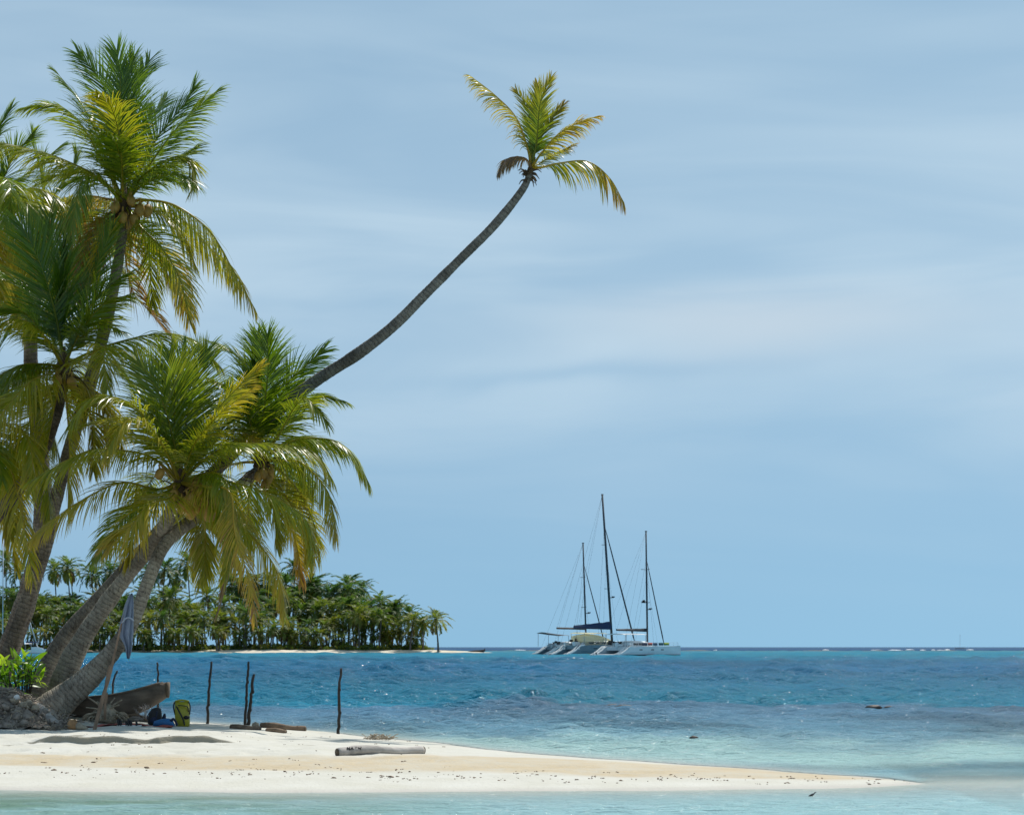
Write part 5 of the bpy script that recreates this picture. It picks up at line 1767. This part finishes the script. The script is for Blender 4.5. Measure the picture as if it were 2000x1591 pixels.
def sloop(label, px, py, Lh, mast_h, lean, heading):
    Y = CH * FPX / (py - HPX)
    x0 = (px - 1000) * Y / FPX
    root = empty('sailboat', (x0, Y, 0), heading)
    tag(root, label, 'sailing boat', 'sailboats off the island')
    bo = dict(parent=root, local=True)
    rings = []
    for u_, w_, dk in ((0, .7, 1.05), (.2, .95, 1.0), (.5, 1, 1.0), (.75, .75, 1.1), (.93, .25, 1.25), (1, .02, 1.35)):
        w_ *= Lh * .15
        x = (u_ - .5) * Lh
        rings.append([(x, w_, dk), (x, w_ * .95, .3), (x, w_ * .5, -.3), (x, -w_ * .5, -.3), (x, -w_ * .95, .3), (x, -w_, dk)])
    MB().loft(rings).build('hull', M_GELS, smooth=False, **bo)
    MB().loft([[(x, -w_, 1), (x, -w_ * .85, 1 + h_), (x, w_ * .85, 1 + h_), (x, w_, 1)] for x, w_, h_ in ((-Lh * .15, 1.0, .6), (Lh * .05, 1.0, .65), (Lh * .25, .7, .3))]).build('cabin', M_GELS, smooth=False, **bo)
    MB().loft([[(x, -1.1, 2.3), (x, 0, 2.5), (x, 1.1, 2.3), (x, 0, 2.38)] for x in (-Lh * .36, -Lh * .14)]).build('bimini', M_GELS, smooth=False, **bo)
    mb = MB()
    for x in (-Lh * .35, -Lh * .15):
        for s_ in (-1, 1):
            mb.tube(np.array([(x, s_ * 1.05, 1), (x, s_ * 1.05, 2.32)]), .03, 5)
    mb.build('bimini_post', M_STEEL, **bo)
    mb = MB()
    mb.tube(np.array([(Lh * .08, 0, 1.2), (Lh * .08 + lean, 0, mast_h)]), np.array([.13, .10]), 8)
    mast = mb.build('mast', plain('pale_spar', (.50, .53, .56), .4, .1, .5), **bo)
    for f_ in (.5, .75):
        mb = MB()
        mb.tube(np.array([(Lh * .08 + lean * f_, -.9, mast_h * f_), (Lh * .08 + lean * f_, .9, mast_h * f_)]), .04, 5)
        mb.build('spreader', M_STEEL, mast, local=True)
    mb = MB()
    mb.tube(np.array([(Lh * .06, 0, 2.6), (-Lh * .33, 0, 2.7)]), .16, 8)
    mb.build('boom', M_BLUECOV, **bo)
    mb = MB()
    for q in ((Lh * .48, 0, 1.4), (-Lh * .5, 0, 1.1), (Lh * .05, Lh * .14, 1), (Lh * .05, -Lh * .14, 1)):
        mb.tube(np.array([(Lh * .08 + lean, 0, mast_h), q]), .015, 4)
    mb.build('rigging_wire', M_SPAR, **bo)


sloop('small white sailboat with tilted pale mast, moored between the leftmost trunks', 70, 1277.2, 6.5, 8.6, -2.3, math.radians(8))
sloop('white sailboat at the left picture edge, only its tall pale mast showing through palms', 1, 1277.0, 8.5, 26.0, .2, math.radians(60))

# far dot of a boat on the horizon
Yf_ = 1800
c = np.array([(1874 - 1000) * Yf_ / FPX, Yf_, 0])
fbt = empty('sailboat', c)
tag(fbt, 'tiny faint sailboat on the horizon at the far right', 'sailing boat')
MB().loft([[c + np.array([x, y_, z_]) for y_, z_ in ((-w_, 1.4), (w_, 1.4), (w_ * .6, -.2), (-w_ * .6, -.2))] for x, w_ in ((-4, 1.2), (0, 1.8), (3, 1.2), (5, .1))]).build('hull', M_GEL, fbt, smooth=False)
mb = MB()
mb.tube(np.array([c + np.array([.4, 0, 1]), c + np.array([.4, 0, 11.5])]), .10, 6)
mb.build('mast', M_STEEL, fbt)

# ------------------------------------------------------------------ far reef, surf, horizon swell
mb = MB()
xs = np.linspace(-260, 420, 340)
Yr = 905.0
ring = []
for k, x in enumerate(xs):
    h = .22 + .22 * float(vnoise(np.array([x]), np.array([0.]), 9, 71)[0]) + .12 * float(vnoise(np.array([x]), np.array([0.]), 3, 72)[0])
    ring.append([(x, Yr - 9, -.3), (x, Yr - 3, max(.02, h)), (x, Yr + 8, max(.02, h * .8)), (x, Yr + 16, -.3)])
mb.loft(ring)
tag(mb.build('outer_reef', M_CORAL), kind='structure')
surf = MB()
for k in range(17):
    px = rng.uniform(1720, 2010) if k < 12 else rng.uniform(980, 1720)
    Y = 960 + rng.uniform(-12, 50)
    c = np.array([(px - 1000) * Y / FPX, Y, .25])
    surf.blob(c, (rng.uniform(.8, 3.2), 1.0, rng.uniform(.15, .45)), 10, 6, None, .12, rng)
tag(surf.build('surf', M_FOAM), label='white breakers on the outer reef below the horizon', cat='surf', kind='stuff')

# ------------------------------------------------------------------ far island
IY = 585.0
def ipx(px, Y=IY):
    return (px - 1000) * Y / FPX


mxs = np.concatenate([np.linspace(-420, -12, 150), np.linspace(-11.6, 2, 50)])
mys = np.linspace(0, 1, 26)
V = []
tipx = ipx(938)
for yv in mys:
    for x in mxs:
        wdt = np.interp(x, [-420, -150, -70, -30, tipx - 6, tipx, 2], [150, 120, 90, 46, 12, 3, 1])
        front = IY + 3.5 * math.sin(x * .035) + 1.5 * math.sin(x * .13) + np.interp(x, [-60, tipx], [0, 10])
        Y = front + yv * wdt
        prof = np.interp(yv, [0, .05, .12, .3, .8, 1], [-.5, .25, .95, 1.25, 1.2, -.6])
        prof *= np.interp(x, [-60, -25, tipx - 4, tipx, 2], [1, .75, .42, .25, -.2]) if prof > 0 else 1
        V.append((x, Y, prof + .05 * math.sin(x * .7 + yv * 20)))
ii = np.arange(len(V)).reshape(len(mys), len(mxs))
mb = MB()
mb.add(V, np.stack([ii[:-1, :-1], ii[:-1, 1:], ii[1:, 1:], ii[1:, :-1]], -1).reshape(-1, 4).tolist())
m, t, b = new_mat('island_sand')
geo = t.new('ShaderNodeNewGeometry')
sep = t.new('ShaderNodeSeparateXYZ')
t.link(geo.outputs['Position'], sep.inputs[0])
nz = t.noise(t.mapping(geo.outputs['Position'], scale=(1, .4, 1)), .22, 5, .65)
grass = t.ramp(t.math('ADD', sep.outputs[2], t.math('MULTIPLY_ADD', nz, 1.2, -.6)), [(.86, (0, 0, 0)), (1.0, (1, 1, 1))])
cs = t.ramp(nz, [(.35, (.58, .50, .38)), (.65, (.70, .64, .52))])
t.link(t.mix(grass, cs, (.05, .075, .022)), b.inputs['Base Color'])
b.inputs['Roughness'].default_value = .95
tag(mb.build('island_ground', m), kind='structure')

def far_proto(seed, n_f, L, pairs, lmax, hw, age, hgt_, lean, spread=1.0):
    r = np.random.RandomState(seed)
    mb = MB()
    top = np.array([lean, 0, hgt_])
    for k in range(n_f):
        a = k * 2.39996 + r.uniform(-.25, .25)
        f_ = (k + .5) / n_f
        el = math.radians(82 - 128 * f_ ** 1.05 + r.uniform(-9, 9))
        Lk = L * r.uniform(.82, 1.1) * (.85 + .3 * math.sin(math.pi * f_))
        dv = np.array([math.cos(a), math.sin(a), 0])
        pts = [top.copy()]
        p = top.copy()
        e = el
        for s_ in range(4):
            p = p + (dv * math.cos(e) + np.array([0, 0, 1]) * math.sin(e)) * Lk / 4
            pts.append(p.copy())
            e -= math.radians(r.uniform(14, 27))
        ag = age + (.0 if f_ < .55 else .22 * (f_ - .55) / .45) + r.uniform(-.06, .08)
        if f_ > .86 and r.random_sample() < .6:
            ag = .85
        frond_geometry(mb, pts, r, pairs=pairs, lmax=lmax, hw=hw, vee=r.uniform(-28, 8), droop=.20, segs=2, age=ag, tipage=.05, prad=.05, sparse=.05)
    tb_ = MB()
    path = [(0, 0, -.4, .34), (lean * .15, 0, hgt_ * .25, .22), (lean * .5, 0, hgt_ * .6, .18), (lean, 0, hgt_, .15)]
    trunk_tube(tb_, path, sides=7, step=.5, amp=.0, seed=seed)
    return mb, tb_


PROTO = []
for sd_, nf, L, age, h, lean in ((1, 26, 4.7, .22, 22.0, 1.2), (2, 24, 4.9, .18, 18.0, -1.0), (3, 26, 4.6, .26, 13.0, .8), (4, 24, 4.3, .34, 9.0, -.7),
                                 (5, 24, 4.4, .42, 6.0, .5), (6, 20, 4.2, .36, 3.6, -.3), (7, 26, 4.8, .16, 15.0, -1.6), (8, 22, 4.2, .47, 7.0, .9)):
    mb, tb_ = far_proto(sd_, nf, L * 1.18, 34, 1.45, .07, age, h, lean)
    PROTO.append((mb, tb_, h, lean, {}))
PG = 'palms on the far island'


def far_palm(px, crown_py, Y, label, sc=1.0, pk=None, rz=None):
    """a palm whose crown centre sits at (px, crown_py)"""
    H = CH + (HPX - crown_py) * Y / FPX - 1.0
    if pk is None:
        pk = int(np.argmin([abs(q[2] * sc - H) for q in PROTO]))
    mb, tb_, h, lean, cache = PROTO[pk]
    s_ = H / h
    s_ = max(.4, s_)
    root = empty('coconut_palm', ((px - 1000) * Y / FPX, Y, .9))
    r = rng.uniform(0, 6.28) if rz is None else rz
    root.rotation_euler = (0, 0, r)
    tag(root, label, 'palm tree', PG)
    if not cache:
        c_ = mb.build('crown', M_FARLEAF, root, 'age', local=True)
        t_ = tb_.build('trunk', M_FARBARK, root, 'along', local=True)
        cache['c'], cache['t'] = c_, t_
    else:
        c_, t_ = cache['c'].copy(), cache['t'].copy()
        c_.parent = root
        t_.parent = root
        COL.objects.link(c_)
        COL.objects.link(t_)
    # crown keeps its own size, trunk stretches to the height
    t_.scale = (1, 1, s_)
    c_.scale = (sc, sc, sc)
    c_.location = (lean * (1 - sc), 0, h * s_ - h * sc)
    root.location[0] -= math.cos(r) * lean
    root.location[1] -= math.sin(r) * lean
    return root


# palms one can tell apart
for px, cy, Y, sc, lab in (
        (851, 1210, 592, .95, 'rightmost palm of the far island, alone on the sandy point'),
        (826, 1214, 596, .55, 'small yellowish palm just left of the rightmost island palm'),
        (800, 1198, 604, .85, 'second tall palm from the right end of the island grove'),
        (770, 1188, 615, .95, 'ragged palm above the right part of the island grove, left of the sandy point'),
        (742, 1180, 622, .95, 'palm topping the right shoulder of the island skyline'),
        (700, 1200, 597, .95, 'front palm with clear trunk standing before the right part of the grove'),
        (745, 1205, 598, .95, 'front palm with arched crown, near the right end of the island beach'),
        (680, 1155, 630, 1.0, 'high palm on the skyline left of the right shoulder of the grove'),
        (612, 1143, 640, 1.15, 'big dark palm at the highest point of the grove right of the hanging fronds'),
        (648, 1160, 632, 1.0, 'palm right beside the big dark one on the skyline'),
        (585, 1165, 634, 1.05, 'palm left of the big dark one, half behind the golden hanging frond'),
        (366, 1100, 640, 1.05, 'right one of twin tall palms standing clear against the sky'),
        (322, 1112, 634, 1.05, 'left one of twin tall palms standing clear against the sky'),
        (345, 1128, 650, .9, 'lower palm between and behind the twin tall palms'),
        (290, 1120, 655, .9, 'tall palm seen between the two leaning trunks and the cloth'),
        (240, 1115, 650, 1.0, 'tall palm seen above the lower leaning trunk'),
        (215, 1118, 640, 1.05, 'dark tall palm left of the leaning trunks'),
        (180, 1122, 648, 1.0, 'tall palm in the dark clump left of the leaning trunks'),
        (132, 1108, 640, 1.0, 'tall palm with black straight trunk, right of the dark left trunk'),
        (106, 1112, 648, .95, 'tall slim palm next to the dark left trunk'),
        (139, 1120, 655, .55, 'thin dying palm with small brown crown between taller ones'),
        (38, 1118, 640, .9, 'tall slanting palm in the gap left of the dark trunk'),
        (12, 1095, 650, .95, 'tall palm at the left picture edge behind the golden frond'),
        (20, 1165, 640, 1.0, 'mid height palm low at the left picture edge'),
        (575, 1108, 645, .9, 'slim tall palm hidden behind the drooping olive fronds'),
        (525, 1138, 645, .9, 'tall thin trunked palm between the two hanging golden fronds'),
        (470, 1150, 645, 1.0, 'dark palm behind the dead hanging frond'),
        (505, 1170, 640, 1.0, 'dark palm filling the gap below the golden hanging frond')):
    far_palm(px, cy, Y, lab, sc)

# the massed rows, alike one another
rr = np.random.RandomState(99)
ROWS = [(-70, 640, 30, 1236, 5, 590, 596, .70, 'young low palm with crown almost touching the ground on the island beach', 5),
        (640, 830, 9, 1240, 5, 596, 602, .55, 'young low palm among the trunks at the right end of the island grove', 5),
        (-70, 560, 34, 1213, 9, 594, 606, .80, 'short yellow-green palm in the front row along the island beach, left half', 5),
        (560, 835, 14, 1220, 8, 596, 606, .72, 'short bushy palm in the front row along the island beach, right half', 3),
        (-70, 600, 27, 1182, 12, 612, 630, .92, 'mid height green palm in the second row of the island grove, left half', 2),
        (600, 790, 13, 1188, 11, 610, 626, .90, 'mid height dark palm in the second row of the island grove, right half', 2),
        (-60, 440, 18, 1184, 12, 634, 655, .95, 'dark palm at the back of the island grove, left half', 1),
        (440, 720, 16, 1158, 13, 634, 650, .95, 'dark palm at the back of the island grove, right half', 1)]
for a, b_, n_, cy, jy, Ya, Yb_, sc, lab, _ in ROWS:
    for k in range(n_):
        px = a + (b_ - a) * (k + rr.uniform(.1, .9)) / n_
        far_palm(px, cy + rr.normal(0, jy) + (6 if px > 760 else 0), rr.uniform(Ya, Yb_), lab, sc * rr.uniform(.75, 1.25))

# beach shrubs under the palms
def shrub_mesh(seed):
    r = np.random.RandomState(seed)
    mb = MB()
    for k in range(520):
        q = r.normal(0, 1, 3)
        q = q / np.linalg.norm(q) * r.uniform(.5, 1) ** .5
        q[2] = abs(q[2])
        c = q * np.array([1.7, 1.3, 1.35]) * (1 + .25 * math.sin(q[0] * 5 + seed) + .2 * math.sin(q[2] * 7))
        d = norm(q + r.normal(0, .5, 3))
        s_ = norm(np.cross(d, r.normal(0, 1, 3)))
        L, w_ = r.uniform(.22, .45), r.uniform(.06, .11)
        mb.add([c - s_ * w_, c + d * L * .5 - s_ * w_, c + d * L, c + d * L * .5 + s_ * w_, c + s_ * w_], [(0, 1, 2, 3, 4)], np.full(5, r.uniform(.1, .75)))
    ms = MB()
    for k in range(7):
        a = r.uniform(0, 6.28)
        e = np.array([math.cos(a) * .9, math.sin(a) * .7, 1.0])
        ms.tube(spline([np.array([0, 0, -.3]), e * .5, e], 5), np.linspace(.06, .02, 5), 5)
    return mb, ms


SH = [shrub_mesh(k) for k in (3, 4, 5)]
SHC = [None] * 3
for k in range(64):
    px = -40 + 880 * (k + rr.uniform(.1, .9)) / 64
    j = k % 3
    Y = rr.uniform(592, 600)
    root = empty('beach_shrub', ((px - 1000) * Y / FPX, Y, .85), rr.uniform(0, 6.28))
    tag(root, 'low green leafy shrub at the foot of the palms behind the island beach', 'shrub', 'shrubs behind the island beach')
    s_ = rr.uniform(.6, 1.4)
    if SHC[j] is None:
        a_ = SH[j][0].build('foliage', M_FARLEAF, root, 'age', local=True)
        b2 = SH[j][1].build('stems', M_FARBARK, root, local=True)
        SHC[j] = (a_, b2)
    else:
        a_, b2 = SHC[j][0].copy(), SHC[j][1].copy()
        for q in (a_, b2):
            q.parent = root
            COL.objects.link(q)
    for q in (a_, b2):
        q.scale = (s_ * 1.2, s_, s_)

# dark driftwood snag at the tip of the far sandy point
c = np.array([ipx(936), IY + 9, 0.3])
sn = empty('driftwood_snag', c)
tag(sn, 'dark snag of driftwood on the tip of the far sandy point', 'driftwood')
mb = MB()
mb.tube(spline([c + np.array([-3.2, 0, .05]), c + np.array([-1, .2, .25]), c + np.array([1.1, 0, .3])], 12), np.linspace(.14, .34, 12), 8, jit=rng.normal(0, .08, (12, 8)))
mb.build('log_body', M_STICK, sn)
mb = MB()
for k in range(7):
    a = rng.uniform(0, 6.28)
    q = c + np.array([.9, 0, .3])
    mb.tube(np.array([q, q + np.array([.5, .5 * math.cos(a), .35 + .4 * math.sin(a)])]), .09, 5)
mb.build('root', M_STICK, sn)
c = np.array([ipx(172), IY + 2, .35])
mb = MB()
mb.blob(c, (1.0, .8, .45), 10, 7, None, .1, rng)
tag(mb.build('beach_stump', M_DRIFTB), 'brown stump on the far island beach beside the leaning trunk', 'stump')
